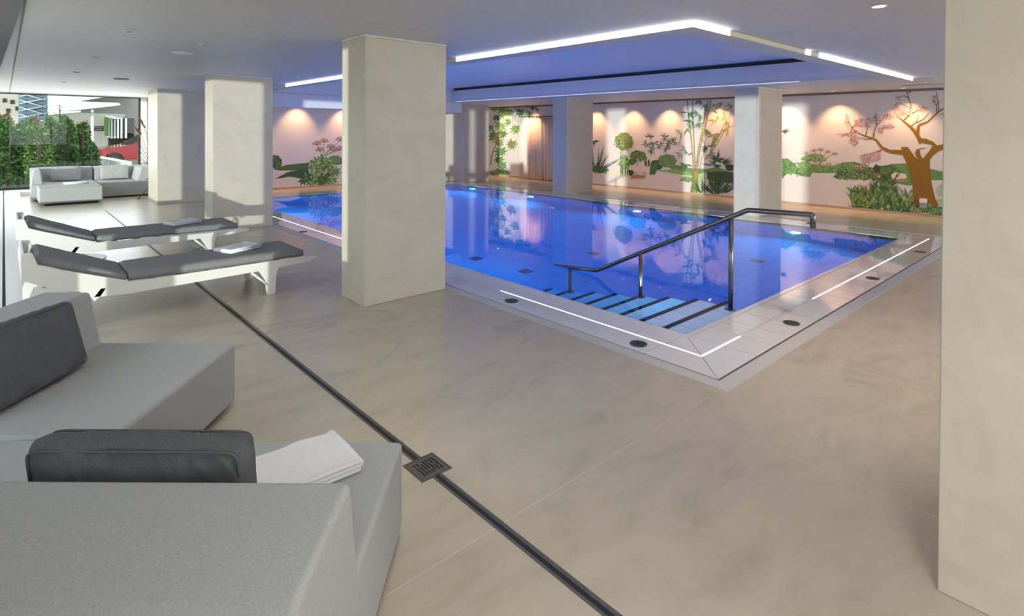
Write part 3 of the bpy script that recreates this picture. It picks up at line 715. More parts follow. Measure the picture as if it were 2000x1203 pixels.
bm = bmesh.new(); disc(bm, (0, 0, 0.335), 0.28, 0.018, 40); link('tabletop', bm, 'white_metal', rt, bevel=0.003)
link('groove', B((-0.004, 0.004, -0.27, 0.27, 0.3525, 0.3545)), 'seam', rt)
bm = bmesh.new(); disc(bm, (0, 0, 0.01), 0.03, 0.325, 16); link('stem', bm, 'white_metal', rt)
bm = bmesh.new(); disc(bm, (0, 0, 0), 0.16, 0.012, 32); link('base', bm, 'white_metal', rt)
for ch in rt.children: ch.rotation_euler = (0, 0, math.radians(-25))

# ------------------------------------------------------------------ ceiling fixtures
def fixture(x, y, r_, label, lit=False, name='recessed_spot_and_fill', cat='ceiling light', grp='recessed ceiling fixtures'):
    t = empty(name, (x, y, CZ), 0, label, cat, grp)
    bm = bmesh.new(); tube(bm, [(r_*math.cos(a), r_*math.sin(a), -0.004) for a in [2*math.pi*k/24 for k in range(25)]], 0.006, 6, False); link('ring', bm, 'white_plastic', t)
    bm = bmesh.new(); disc(bm, (0, 0, -0.004), r_*0.9, 0.004, 24); link('lens', bm, 'lamp_warm' if lit else 'dark_slot', t)
    return t
g_ = 'recessed ceiling fixtures'
fixture(0.856, 6.12, 0.045, 'small dark recessed fixture in the ceiling nearest the top left', name='ceiling_fixture')
fixture(1.566, 6.52, 0.045, 'small recessed fixture just beyond the white round ceiling outlet', name='ceiling_fixture')
fixture(0.858, 8.65, 0.045, 'small recessed fixture above the sun loungers, in the left row', name='ceiling_fixture')
fixture(0.858, 11.14, 0.045, 'small recessed fixture between loungers and far sofa, in the left row', name='ceiling_fixture')
fixture(0.85, 13.64, 0.045, 'small recessed fixture nearest the garden window', name='ceiling_fixture')
v_ = empty('ceiling_air_outlet', (1.55, 7.38, CZ), 0, 'round white air outlet on the ceiling left of the central pillar', 'air outlet')
bm = bmesh.new(); tube(bm, [(0, 0, 0), (0, 0, -0.008), (0, 0, -0.018), (0, 0, -0.02)], [0.115, 0.115, 0.09, 0.0], 32); link('disc', bm, 'white_plastic', v_)
v2 = empty('ceiling_air_outlet', (1.552, 12.03, CZ), 0, 'flat dark round air outlet on the ceiling near the far sofa', 'air outlet')
bm = bmesh.new(); disc(bm, (0, 0, -0.012), 0.115, 0.012, 32); link('disc', bm, flat('outlet_grey', (0.3, 0.3, 0.3)), v2)
fixture(4.53, 1.19, 0.045, 'lit warm recessed spotlight in the ceiling at the top right', True)
light('SPOT', 'ceiling_spot_and_fill', (4.53, 1.19, CZ-0.02), (0, 0, -1), 80, (1.0, 0.80, 0.64), spot_size=math.radians(95), spot_blend=1.0, shadow_soft_size=0.04)
tag(link('slot_air_outlet', B((12.40, 12.47, 2.2, 2.9, CZ-0.004, CZ)), 'dark_slot'), 'narrow dark slot outlet in the ceiling above the cherry tree mural', 'air outlet')
# unseen downlights added to fill light over the near sofas (above and behind the camera)
for i, (x, y) in enumerate(((0.86, 3.3), (0.86, 0.9), (1.57, 2.3), (1.57, 0.0), (0.2, -1.2), (3.0, -2.0))):
    fixture(x, y, 0.045, 'added fill downlight above the near sofa corner, out of the photo', True, grp='added fill downlights over the near sofa')
    light('SPOT', 'ceiling_spot_and_fill', (x, y, CZ-0.02), (0, 0, -1), 26, (1.0, 0.97, 0.90), spot_size=math.radians(115), spot_blend=1.0, shadow_soft_size=0.12)
# wall washer spots (warm) along east and north wall
E_spots = [(965, 15.2), (1000, 13.75), (1165, 11.05), (1238, 9.70), (1307, 8.50), (1405, 7.05), (1535, 5.40), (1638, 4.28), (1775, 3.02)]  # the spot over the curtain is added to brighten it
names_ = ['above the leafy mural by the far corner', 'added above the curtain to brighten it', 'beside the pillar right of the curtain', 'above the round topiary in the mural', 'between topiary and bamboo in the mural', 'above the yellow bamboo leaves in the mural', 'just right of the pillar between the murals', 'above the umbel bush in the mural', 'above the cherry tree crown in the mural']
def washer(x, y, d, label, e=66):
    t = empty('wall_washer_spotlight', (x, y, CZ), 0, 'small recessed warm spotlight '+label, 'ceiling light', 'warm wall washer spotlights')
    bm = bmesh.new(); tube(bm, [(0.035*math.cos(a), 0.035*math.sin(a), -0.003) for a in [2*math.pi*k/16 for k in range(17)]], 0.005, 6, False); link('ring', bm, 'white_plastic', t)
    bm = bmesh.new(); disc(bm, (0, 0, -0.003), 0.03, 0.003, 16); link('lens', bm, 'lamp_warm', t)
    light('SPOT', 'washer_light', (x, y, CZ-0.012), d, e, (1.0, 0.56, 0.26), spot_size=math.radians(88), spot_blend=0.75, shadow_soft_size=0.03)
for (px, y), nm in zip(E_spots, names_): washer(EX-0.42, y, (0.30, 0, -1), nm)
for x, nm in ((6.15, 'above the hedge of the far left mural'), (7.55, 'on the far wall just left of the central pillar'), (9.0, 'on the far wall hidden behind the central pillar'), (4.7, 'on the far wall beside the second pillar')):
    washer(x, NY-0.42, (0, 0.30, -1), nm)

# ------------------------------------------------------------------ curtain
cu = empty('curtain', (EX-0.12, 13.4, 0), 0, 'pinkish cream floor length curtain on the far wall, left of a pillar', 'curtain')
bm = bmesh.new(); n = 150; Y0, Y1 = -1.0, 1.02; top, bo = [], []
for i in range(n+1):
    y = Y0+(Y1-Y0)*i/n; x = 0.045*math.sin(i*0.52)+0.018*math.sin(i*0.23+1)
    top.append(bm.verts.new((x*0.7, y, 2.14))); bo.append(bm.verts.new((x*1.15+0.01*math.sin(i*.9), y*1.0, 0.02)))
mid = [bm.verts.new(((a.co+b.co)/2)+Vector((0.008*math.sin(i*.31), 0.01*math.sin(i*.17), 0))) for i, (a, b) in enumerate(zip(top, bo))]
for i in range(n):
    for a, b in ((top, mid), (mid, bo)): bm.faces.new((a[i], a[i+1], b[i+1], b[i]))
o = link('cloth', bm, 'curtain_cloth', cu, smooth=True); sm = o.modifiers.new('s', 'SOLIDIFY'); sm.thickness = 0.003
bm = bmesh.new(); box(bm, -0.03, 0.03, Y0, Y1, 2.145, 2.165); link('rail', bm, 'steel', cu)

# ------------------------------------------------------------------ murals (painted on the walls)
PAL = dict(g1=(60, 104, 52), g2=(92, 140, 72), g3=(132, 168, 100), g4=(44, 80, 56), g5=(110, 124, 60), gy=(104, 122, 106), gl=(170, 190, 150), ol=(150, 150, 60), ye=(190, 170, 70), br=(140, 102, 38), brd=(96, 66, 28), pk=(200, 140, 150), pd=(168, 96, 112), cr=(226, 214, 196), wh=(222, 218, 214), rs=(168, 120, 96), rd=(150, 90, 60), dk=(50, 62, 40), st=(184, 168, 120), bl=(96, 130, 120))
for k, v in PAL.items(): flat('paint_'+k, srgb(*[int(c+(205-c)*(0.16 if k not in ('br', 'brd', 'wh', 'cr') else 0.05)) for c in v]), 0.8)
keys = list(PAL)
class Paint:
    def __init__(s, plane, root):
        s.pl, s.root = plane, root; s.new(0)
    def new(s, lay): s.bm = bmesh.new(); s.lay = lay; s.n = 0
    def P(s, x, y):
        off = 0.0015+0.0012*s.lay+ (s.n % 40)*0.00002
        return atX(x, y, EX-off) if s.pl == 'E' else atY(x, y, NY-off)
    def poly(s, pts, c):
        s.n += 1
        try:
            vs = [s.bm.verts.new(s.P(*p)) for p in pts]; f = s.bm.faces.new(vs); f.material_index = keys.index(c)
        except Exception: pass
    def leaf(s, x, y, a, l, w_, c):
        dx, dy = math.cos(a), math.sin(a); nx_, ny_ = -dy, dx
        s.poly([(x, y), (x+dx*l*.35+nx_*w_, y+dy*l*.35+ny_*w_), (x+dx*l, y+dy*l), (x+dx*l*.35-nx_*w_, y+dy*l*.35-ny_*w_)], c)
    def stroke(s, pts, w_, c):
        for i in range(len(pts)-1):
            w0 = w_[i] if isinstance(w_, (list, tuple)) else w_; w1 = w_[i+1] if isinstance(w_, (list, tuple)) else w_
            (x0, y0), (x1, y1) = pts[i], pts[i+1]; L_ = math.hypot(x1-x0, y1-y0) or 1; nx_, ny_ = -(y1-y0)/L_, (x1-x0)/L_
            s.poly([(x0+nx_*w0/2, y0+ny_*w0/2), (x1+nx_*w1/2, y1+ny_*w1/2), (x1-nx_*w1/2, y1-ny_*w1/2), (x0-nx_*w0/2, y0-ny_*w0/2)], c)
    def blob(s, x, y, rx, ry, c, wob=.12, n=22, half=False):
        pts = []
        for k in range(n):
            a = 2*math.pi*k/n; q = 1+random.uniform(-wob, wob); yy = math.sin(a)*ry*q
            if half and yy > 0: yy *= 0.25
            pts.append((x+math.cos(a)*rx*q, y+yy))
        s.poly(pts, c)
    def bush(s, x, y, rx, ry, base, cs, n=60, l=5, half=False):
        s.blob(x, y, rx, ry, base, half=half)
        for _ in range(n):
            r_ = math.sqrt(random.random()); a = random.uniform(0, 6.283); yy = math.sin(a)*ry*r_
            if half and yy > 0: yy *= .25
            s.leaf(x+math.cos(a)*rx*r_, y+yy, random.uniform(0, 6.283), l*random.uniform(.6, 1.2), l*.28, random.choice(cs))
    def palm(s, x, y, r_, c, n=7, a0=0.3, spread=5.2):
        for k in range(n): s.leaf(x, y, a0+spread*k/(n-1)-spread/2+math.pi/2, r_*random.uniform(.8, 1.05), r_*.22, c if random.random() < .7 else random.choice(('g2', 'g3')))
    def sprig(s, x, y, r_, n, cs, a_mid=math.pi/2, spread=2.6, wd=.09):
        for _ in range(n): s.leaf(x+random.uniform(-1, 1), y+random.uniform(-1, 1), a_mid+random.uniform(-spread/2, spread/2), r_*random.uniform(.6, 1.1), r_*wd, random.choice(cs))
    def tuft(s, x, y, r_, n, cs, lean=0, spread=2.2, wd=.05):
        for k in range(n):
            a = -math.pi/2+lean+spread*(k/(n-1)-.5)+random.uniform(-.08, .08); s.leaf(x+random.uniform(-.15, .15)*r_, y, a, r_*random.uniform(.7, 1.05), r_*wd, random.choice(cs))
    def done(s, name, label=None):
        o = link(name, s.bm, [M['paint_'+k] for k in keys], None)
        o.parent = s.root
        if label: o['label'] = label
        s.new(s.lay)
def mural(label): return empty('wall_mural', (0, 0, 0), 0, label, 'mural', 'garden murals painted on the walls')
# -- leafy corner
p = Paint('E', mural('mural of palmate green leaves and thin branches on the wall around the curtain'))
p.stroke([(958, 322), (960, 305), (966, 288), (974, 270), (980, 250), (984, 222), (990, 205)], [2.5, 2, 2, 1.8, 1.5, 1.2, 1], 'g5')
for s_ in ([(974, 270), (990, 262), (1003, 254)], [(1000, 232), (1004, 215), (1012, 206)], [(1003, 254), (1000, 240), (1006, 228), (1012, 218), (1030, 210), (1050, 208)], [(966, 288), (985, 298), (998, 290)], [(980, 250), (968, 240), (960, 225)]): p.stroke(s_, 1.2, 'rs')
p.done('painted_branch'); p.lay = 1
for x, y, r_ in ((965, 212, 9), (980, 211, 10), (981, 224, 10), (994, 222, 9), (1016, 222, 9), (1031, 222, 7), (992, 240, 8), (978, 250, 10), (1007, 255, 10), (981, 264, 9), (966, 270, 12), (975, 281, 9), (1000, 285, 10), (978, 299, 11), (975, 315, 9), (981, 326, 9), (970, 232, 7), (957, 252, 7)):
    p.palm(x, y-r_*.3, r_*1.3, random.choice(('g1', 'g2', 'g2', 'g5')), 9)
p.bush(975, 338, 20, 6, 'g2', ('g1', 'g3', 'rs', 'g5'), 60, 5); p.sprig(1038, 206, 14, 8, ('g4', 'g2'), .9, 1.8, .1); p.sprig(1045, 212, 14, 6, ('g4', 'bl'), .3, 1.2, .08)
p.done('painted_leaves')
# -- topiary / bamboo bay
p = Paint('E', mural('mural of topiary, wading birds and tall bamboo between the two far pillars'))
p.lay = 0
p.poly([(1157, 338), (1175, 330), (1200, 332), (1213, 325), (1225, 335), (1245, 345), (1262, 350), (1240, 352), (1212, 346), (1185, 336), (1165, 345), (1157, 352)], 'cr')
p.poly([(1300, 318), (1322, 322), (1345, 328), (1380, 330), (1400, 326), (1432, 338), (1432, 352), (1400, 345), (1372, 338), (1352, 342), (1330, 333), (1310, 330)], 'g2')
p.poly([(1284, 333), (1320, 330), (1350, 338), (1352, 344), (1330, 341), (1300, 336)], 'g3')
p.done('painted_hills'); p.lay = 1
p.bush(1219, 277, 18, 17, 'g2', ('g1', 'g3', 'rd', 'ol', 'g5'), 150, 5); p.stroke([(1213, 292), (1212, 312)], 1.3, 'g5'); p.stroke([(1217, 292), (1214, 312)], 1.3, 'g5')
p.bush(1219, 318, 9, 14, 'g3', ('g1', 'g2', 'g4'), 40, 6)
for x in (1213, 1217, 1221, 1225): p.leaf(x, 347, -1.57+random.uniform(-.1, .1), 34, 1.4, 'g1')
p.done('painted_topiary')
p.bush(1247, 305, 16, 11, 'g1', ('g2', 'g5', 'g3'), 70, 4); p.bush(1234, 316, 7, 6, 'g1', ('g2', 'g5'), 20, 4); p.bush(1264, 318, 6, 8, 'g4', ('g1',), 14, 4)
p.bush(1303, 314, 17, 13, 'g2', ('g1', 'g3', 'g5'), 110, 4); p.bush(1283, 322, 12, 10, 'g4', ('g1', 'g2'), 40, 4); p.poly([(1268, 341), (1270, 325), (1282, 318), (1284, 330), (1279, 341)], 'g1')
p.bush(1342, 352, 14, 8, 'g3', ('g2', 'g1'), 70, 3.5, True)
p.done('painted_bushes')
p.lay = 2
for x0 in (1240, 1258):
    p.blob(x0, 330, 8, 6, 'cr', .08); p.stroke([(x0+3, 327), (x0+7, 322), (x0+5, 316), (x0+7, 311), (x0+5, 312)], 2.2, 'wh'); p.stroke([(x0+3, 326), (x0+6, 321), (x0+4.5, 315)], 1, 'gy')
    p.stroke([(x0-1, 335), (x0-1, 346)], 1, 'rs'); p.stroke([(x0+2, 335), (x0+3, 346)], 1, 'rs')
p.blob(1245, 345, 14, 4, 'rs', .3); p.blob(1232, 338, 5, 6, 'dk', .3)
p.done('painted_birds')
p.lay = 1
for x, y in ((1268, 268), (1278, 280), (1262, 282), (1274, 294), (1298, 268), (1308, 280), (1290, 284), (1303, 292), (1316, 276)):
    for k in range(9): p.leaf(x, y, random.uniform(0, 6.28), 11, 1.3, random.choice(('gy', 'bl', 'gy', 'g4')))
p.stroke([(1272, 306), (1274, 280)], 1, 'gy'); p.stroke([(1300, 303), (1302, 280)], 1, 'gy'); p.stroke([(1330, 262), (1326, 285)], 1, 'gy')
for x, y in ((1330, 258), (1338, 292), (1330, 300), (1344, 302)):
    p.sprig(x, y, 14, 8, ('gy', 'bl', 'gl'), random.uniform(0, 6), 3.2, .08)
p.done('painted_shrubs')
p.tuft(1160, 338, 60, 16, ('dk', 'g4', 'g1'), .35, 1.5, .02); p.bush(1172, 332, 16, 6, 'g1', ('g2', 'g4'), 30, 6); p.sprig(1158, 276, 14, 5, ('g4',), .6, 1.5)
p.done('painted_grass')
p.lay = 2
p.poly([(1352, 335), (1368, 335), (1366, 350), (1362, 378), (1348, 376), (1352, 355)], 'g5'); p.poly([(1356, 335), (1362, 335), (1360, 376), (1353, 376)], 'ol')
p.poly([(1363, 340), (1380, 336), (1376, 378), (1364, 378)], 'gl')
for pts, w_ in (([(1341, 188), (1345, 230), (1352, 290), (1355, 335)], 2.4), ([(1352, 188), (1354, 250), (1357, 310), (1358, 335)], 2.0), ([(1390, 188), (1380, 235), (1368, 285), (1361, 335)], 2.8), ([(1383, 195), (1374, 240), (1364, 290), (1358, 335)], 2.4), ([(1377, 205), (1372, 255), (1366, 300)], 1.6), ([(1366, 335), (1370, 310), (1378, 290), (1372, 270)], 1)):
    p.stroke(pts, w_, 'st'); p.stroke([(a+w_*.35, b) for a, b in pts], .7, 'br'); p.stroke([(a-w_*.4, b) for a, b in pts], .5, 'g5')
    for (x0, y0), (x1, y1) in zip(pts, pts[1:]):
        for t_ in (0.25, 0.6, 0.95):
            x, y = x0+(x1-x0)*t_, y0+(y1-y0)*t_; p.stroke([(x-w_*.6, y), (x+w_*.6, y)], .7, 'brd')
p.done('painted_bamboo_canes')
p.lay = 3
for x, y, n_, cs in ((1365, 195, 12, ('bl', 'gy')), (1375, 205, 8, ('gy', 'bl')), (1352, 215, 6, ('g4', 'gy')), (1365, 222, 10, ('gy', 'g2')), (1350, 235, 7, ('g2', 'g4')), (1363, 240, 8, ('g2', 'gy')), (1344, 250, 6, ('g2',)), (1385, 255, 8, ('g2', 'g5')), (1345, 220, 5, ('g4',)), (1380, 285, 10, ('g4', 'bl')), (1392, 275, 8, ('g5', 'g2')), (1338, 320, 8, ('g4', 'bl')), (1396, 262, 8, ('g5', 'ol')), (1385, 300, 7, ('g2', 'g5'))):
    p.sprig(x, y, 17, n_, cs, random.choice((.6, 2.4, 1.5)), 3.4, .085)
for pts in ([(1380, 310), (1400, 270), (1420, 235), (1432, 215)], [(1385, 300), (1410, 255), (1432, 245)], [(1395, 290), (1418, 250), (1415, 215)]): p.stroke(pts, 1.1, 'ol')
for x, y in ((1392, 215), (1400, 205), (1410, 215), (1405, 228), (1418, 225), (1425, 240), (1396, 235), (1430, 205), (1422, 252), (1411, 200)): p.sprig(x, y, 17, 5, ('ye', 'ol', 'g5', 'ol'), random.choice((.5, 2.6)), 2.0, .075)
p.done('painted_bamboo_leaves')
p.lay = 2
p.poly([(1381, 335), (1432, 336), (1432, 358), (1400, 356), (1381, 350)], 'g4')
p.lay = 3
for x, y in ((1400, 312), (1410, 318), (1393, 322)): p.sprig(x, y, 22, 9, ('g4', 'dk'), random.uniform(-2, -1), 4.5, .07)
p.tuft(1398, 380, 48, 20, ('dk', 'g4', 'dk', 'g1'), .15, 2.1, .045); p.tuft(1372, 378, 34, 9, ('g4', 'g1'), -.3, 1.4, .045); p.tuft(1418, 378, 26, 8, ('g4', 'dk'), .4, 1.2, .06); p.blob(1425, 305+22, 8, 7, 'dk')
p.done('painted_spiky_plant')
# -- cherry tree bay
p = Paint('E', mural('mural of a gnarled brown cherry tree with pink blossom and an iris clump'))
p.lay = 0
p.poly([(1527, 310), (1538, 309), (1550, 318), (1560, 328), (1572, 325), (1590, 330), (1582, 346), (1566, 344), (1550, 339), (1536, 340), (1527, 350)], 'g2')
p.poly([(1566, 322), (1580, 320), (1600, 322), (1628, 324), (1646, 317), (1668, 316), (1690, 321), (1700, 330), (1660, 334), (1640, 338), (1600, 338), (1582, 336)], 'g2')
p.poly([(1727, 326), (1740, 320), (1775, 319), (1800, 326), (1845, 336), (1845, 352), (1820, 352), (1790, 362), (1770, 362), (1735, 355)], 'g2')
for _ in range(110):
    x = random.uniform(1585, 1690); p.leaf(x, random.uniform(322, 336), -1.57+random.uniform(-.3, .3), random.uniform(4, 9), .9, random.choice(('g3', 'g1', 'g3')))
for _ in range(90): p.leaf(random.uniform(1528, 1575), random.uniform(318, 342), random.uniform(0, 6.3), 5, 1.2, random.choice(('g3', 'g1')))
p.sprig(1527, 256, 16, 6, ('g4', 'bl'), .3, 1.2)
p.done('painted_hedges'); p.lay = 1
p.bush(1590, 312, 24, 12, 'g3', ('g2', 'g1', 'gl'), 130, 4, True); p.bush(1572, 322, 13, 7, 'g3', ('g2',), 40, 4)
for bx in (1585, 1594, 1602, 1610, 1618):
    tx, ty = 1600+(bx-1600)*1.7, 290+abs(bx-1600)*.5; p.stroke([(1600, 325), (bx, 305), (tx, ty)], .9, 'rs')
    for k in range(10): a = math.pi+math.pi*k/9; p.stroke([(tx, ty+3), (tx+7*math.cos(a), ty+3+6*math.sin(a))], .5, 'rs'); p.blob(tx+7*math.cos(a), ty+3+6*math.sin(a), 1.2, 1, 'cr', 0, 6)
p.done('painted_umbel_shrub')
p.bush(1662, 346, 32, 16, 'g1', ('g3', 'g2', 'g4', 'gl', 'dk'), 360, 3.6, True); p.bush(1690, 338, 20, 14, 'g1', ('g4', 'g2', 'ol', 'rd'), 120, 4)
p.bush(1730, 340, 30, 18, 'g1', ('g4', 'g2', 'rs'), 150, 5); p.blob(1712, 330, 8, 8, 'dk', .3); p.blob(1755, 345, 16, 8, 'cr', .25); p.blob(1757, 352, 20, 3, 'rs', .3)
p.done('painted_bushes')
p.lay = 2
p.poly([(1666, 372), (1700, 362), (1745, 366), (1765, 390), (1790, 396), (1815, 402), (1843, 405), (1843, 422), (1780, 420), (1720, 414), (1666, 407)], 'g4')
for _ in range(330):
    x = random.uniform(1662, 1782); f_ = (x-1660)/122; yb = random.uniform(372, 412)+f_*6; p.leaf(x, yb, -1.57+random.uniform(-.9, .9), random.uniform(12, 22), 1.4, random.choice(('g1', 'g2', 'g3', 'g4', 'ol', 'g1')))
for _ in range(120):
    x = random.uniform(1700, 1750); p.leaf(x, random.uniform(345, 375), -1.57+random.uniform(-1, 1), 14, 1.3, random.choice(('g1', 'g2', 'dk')))
for x, y in ((1672, 385), (1694, 384), (1698, 362), (1716, 344), (1704, 355), (1726, 393), (1742, 384), (1710, 394), (1735, 404), (1722, 408), (1695, 368)):
    for k in range(6): p.leaf(x, y, 6.28*k/6+.3, 5, 1.6, random.choice(('rs', 'pk', 'rs', 'cr')))
for _ in range(110): x = random.uniform(1780, 1843); p.leaf(x, 408+(x-1780)*.2+random.uniform(-6, 10), -1.57+random.uniform(-.8, .8), random.uniform(9, 17), 1.5, random.choice(('g1', 'g2', 'g3')))
p.blob(1789, 413, 10, 5, 'rs'); p.blob(1808, 418, 7, 3, 'cr'); p.blob(1838, 372, 9, 12, 'gl', .2); p.blob(1836, 395, 9, 7, 'gl', .2)
p.done('painted_iris_clump')
p.lay = 3
p.poly([(1760, 287), (1773, 287), (1786, 305), (1793, 311), (1787, 300), (1790, 292), (1800, 289), (1812, 288), (1796, 292), (1798, 302), (1802, 310), (1816, 294), (1822, 284), (1815, 282), (1795, 278), (1795, 272),
        (1806, 270), (1822, 276), (1830, 284), (1845, 281), (1845, 291), (1832, 296), (1822, 304), (1816, 312), (1816, 325), (1820, 360), (1826, 385), (1833, 402), (1824, 404), (1815, 398), (1800, 404), (1786, 400), (1782, 362), (1776, 335), (1768, 312), (1762, 301)], 'br')
p.stroke([(1766, 298), (1738, 296), (1722, 288), (1712, 274), (1704, 270), (1690, 266), (1672, 258), (1664, 250), (1658, 240), (1655, 228)], [10, 7, 5.5, 4.5, 4, 2.6, 2, 1.8, 1.4, .8], 'br')
p.stroke([(1800, 279), (1794, 268), (1786, 256), (1776, 246), (1766, 238), (1754, 228)], [11, 8, 7, 5, 3.5, 1.5], 'br')
p.stroke([(1792, 262), (1794, 245), (1812, 238), (1822, 228), (1838, 215), (1845, 210)], [7, 5, 3.5, 3, 2.5, 2], 'br')
p.stroke([(1764, 236), (1775, 226), (1780, 210), (1776, 195), (1772, 182), (1773, 172)], [3, 2.4, 2, 1.7, 1.3, .8], 'br')
p.stroke([(1706, 268), (1707, 258), (1712, 245), (1722, 235), (1735, 226)], [3.5, 2, 1.6, 1.1, .7], 'br')
p.stroke([(1722, 293), (1708, 298), (1696, 301), (1680, 304)], [3, 2, 1.2, .7], 'br')
for pts in ([(1664, 250), (1672, 243), (1684, 237)], [(1704, 271), (1690, 272), (1675, 268)], [(1690, 266), (1694, 252), (1692, 240)], [(1712, 245), (1711, 232), (1712, 222)], [(1722, 253), (1735, 247), (1744, 246)], [(1778, 248), (1790, 238), (1794, 224)], [(1790, 240), (1805, 232), (1814, 205+15)], [(1778, 226), (1760, 222), (1748, 205)], [(1780, 212), (1765, 205), (1755, 200)], [(1776, 192), (1764, 186), (1752, 192)], [(1830, 222), (1829, 205), (1838, 198)], [(1834, 218), (1832, 196), (1828, 178)], [(1780, 222), (1795, 215), (1808, 208)], [(1773, 184), (1778, 176), (1775, 172)], [(1655, 228), (1652, 222)], [(1672, 258), (1652, 262), (1633, 262)], [(1840, 222), (1845, 224)]): p.stroke(pts, [1.6, 1.1, .6][:len(pts)], 'brd')
for _ in range(60):
    x = random.uniform(1785, 1815); y = random.uniform(315, 395); p.stroke([(x, y), (x+random.uniform(-4, 4), y+random.uniform(6, 16))], .5, 'rd')
p.done('painted_tree_trunk')
p.lay = 4
for x, y, rx, ry, n_ in ((1665, 262, 8, 14, 50), (1680, 240, 12, 8, 45), (1655, 235, 4, 12, 22), (1695, 240, 5, 10, 25), (1712, 230, 6, 10, 25), (1735, 228, 10, 6, 26), (1735, 247, 11, 5, 40), (1720, 255, 5, 6, 20), (1650, 263, 12, 3, 18), (1668, 275, 9, 9, 40), (1700, 308, 22, 7, 80), (1712, 300, 8, 5, 26), (1690, 315, 8, 5, 20), (1752, 215, 8, 14, 50), (1762, 222, 8, 6, 26), (1768, 215, 14, 8, 34), (1800, 212, 12, 5, 26), (1755, 190, 9, 5, 20), (1826, 195, 5, 9, 30), (1775, 178, 4, 5, 10), (1680, 325, 12, 4, 26)):
    for _ in range(n_*2):
        a = random.uniform(0, 6.28); q = math.sqrt(random.random()); p.leaf(x+rx*q*math.cos(a), y+ry*q*math.sin(a), random.uniform(0, 6.28), random.uniform(2.2, 4.0), .9, random.choice(('pk', 'pk', 'pd', 'wh')))
p.done('painted_blossom')
# -- north wall
p = Paint('N', mural('mural of hedges, umbels and broad leaves on the far end wall behind the central pillar'))
p.lay = 0
p.bush(538, 316, 12, 13, 'g4', ('g1', 'g5'), 50, 5); p.poly([(533, 330), (560, 322), (600, 318), (640, 310), (668, 308), (668, 320), (640, 325), (604, 330), (570, 333), (545, 333)], 'g1')
p.poly([(536, 350), (562, 336), (602, 328), (604, 340), (588, 348), (565, 345)], 'g4'); p.blob(655, 312, 14, 8, 'g2')
p.done('painted_hedges'); p.lay = 1
p.bush(628, 322, 24, 16, 'g3', ('gl', 'g2', 'g1'), 200, 7); p.bush(628, 350, 26, 12, 'g2', ('gl', 'g3', 'g1', 'g4'), 140, 7)
for x, y, r_, c in ((600, 346, 14, 'g4'), (592, 352, 12, 'g4'), (606, 355, 13, 'g1'), (622, 342, 14, 'g1'), (632, 335, 14, 'g4'), (640, 345, 14, 'g1'), (655, 335, 13, 'g2'), (630, 356, 12, 'g1'), (650, 352, 12, 'g2'), (645, 325, 12, 'g2'), (612, 335, 12, 'g3')):
    p.palm(x, y, r_, c, 7, random.uniform(-.5, .5), 5)
for k in range(5): p.leaf(637, 333, 6.28*k/5, 5, 2, 'pk')
for x, y in ((619, 280), (633, 275), (646, 286), (664, 272), (652, 292), (664, 290), (625, 292)):
    p.stroke([(630, 305), (x, y+3)], .8, 'g5')
    for k in range(11): a = math.pi*1.05+math.pi*.9*k/10; e = (x+8*math.cos(a), y+3+7*math.sin(a)); p.stroke([(x, y+3), e], .5, 'br'); p.blob(e[0], e[1], 1.3, 1, 'rs', 0, 6)
for x, y, r_ in ((870, 312, 9), (876, 316, 8), (870, 333, 9), (877, 336, 9), (872, 343, 9)): p.palm(x, y, r_, 'g1', 7, 0, 5)
p.done('painted_broad_leaves')
wb = empty('wall_socket_box', (EX-0.03, 0, 0), 0, 'small white wall mounted box low in front of the painted cherry trunk', 'wall box')
c_ = atX(1803, 396, EX-0.03); wb.location = (EX-0.03, c_.y, c_.z)
link('lid', B((-0.03, 0.03, -0.06, 0.06, 0, 0.085)), 'white_plastic', wb, bevel=0.006); link('housing', B((-0.02, 0.03, -0.05, 0.05, -0.10, 0.0)), flat('box_grey', (0.35, 0.38, 0.36)), wb)

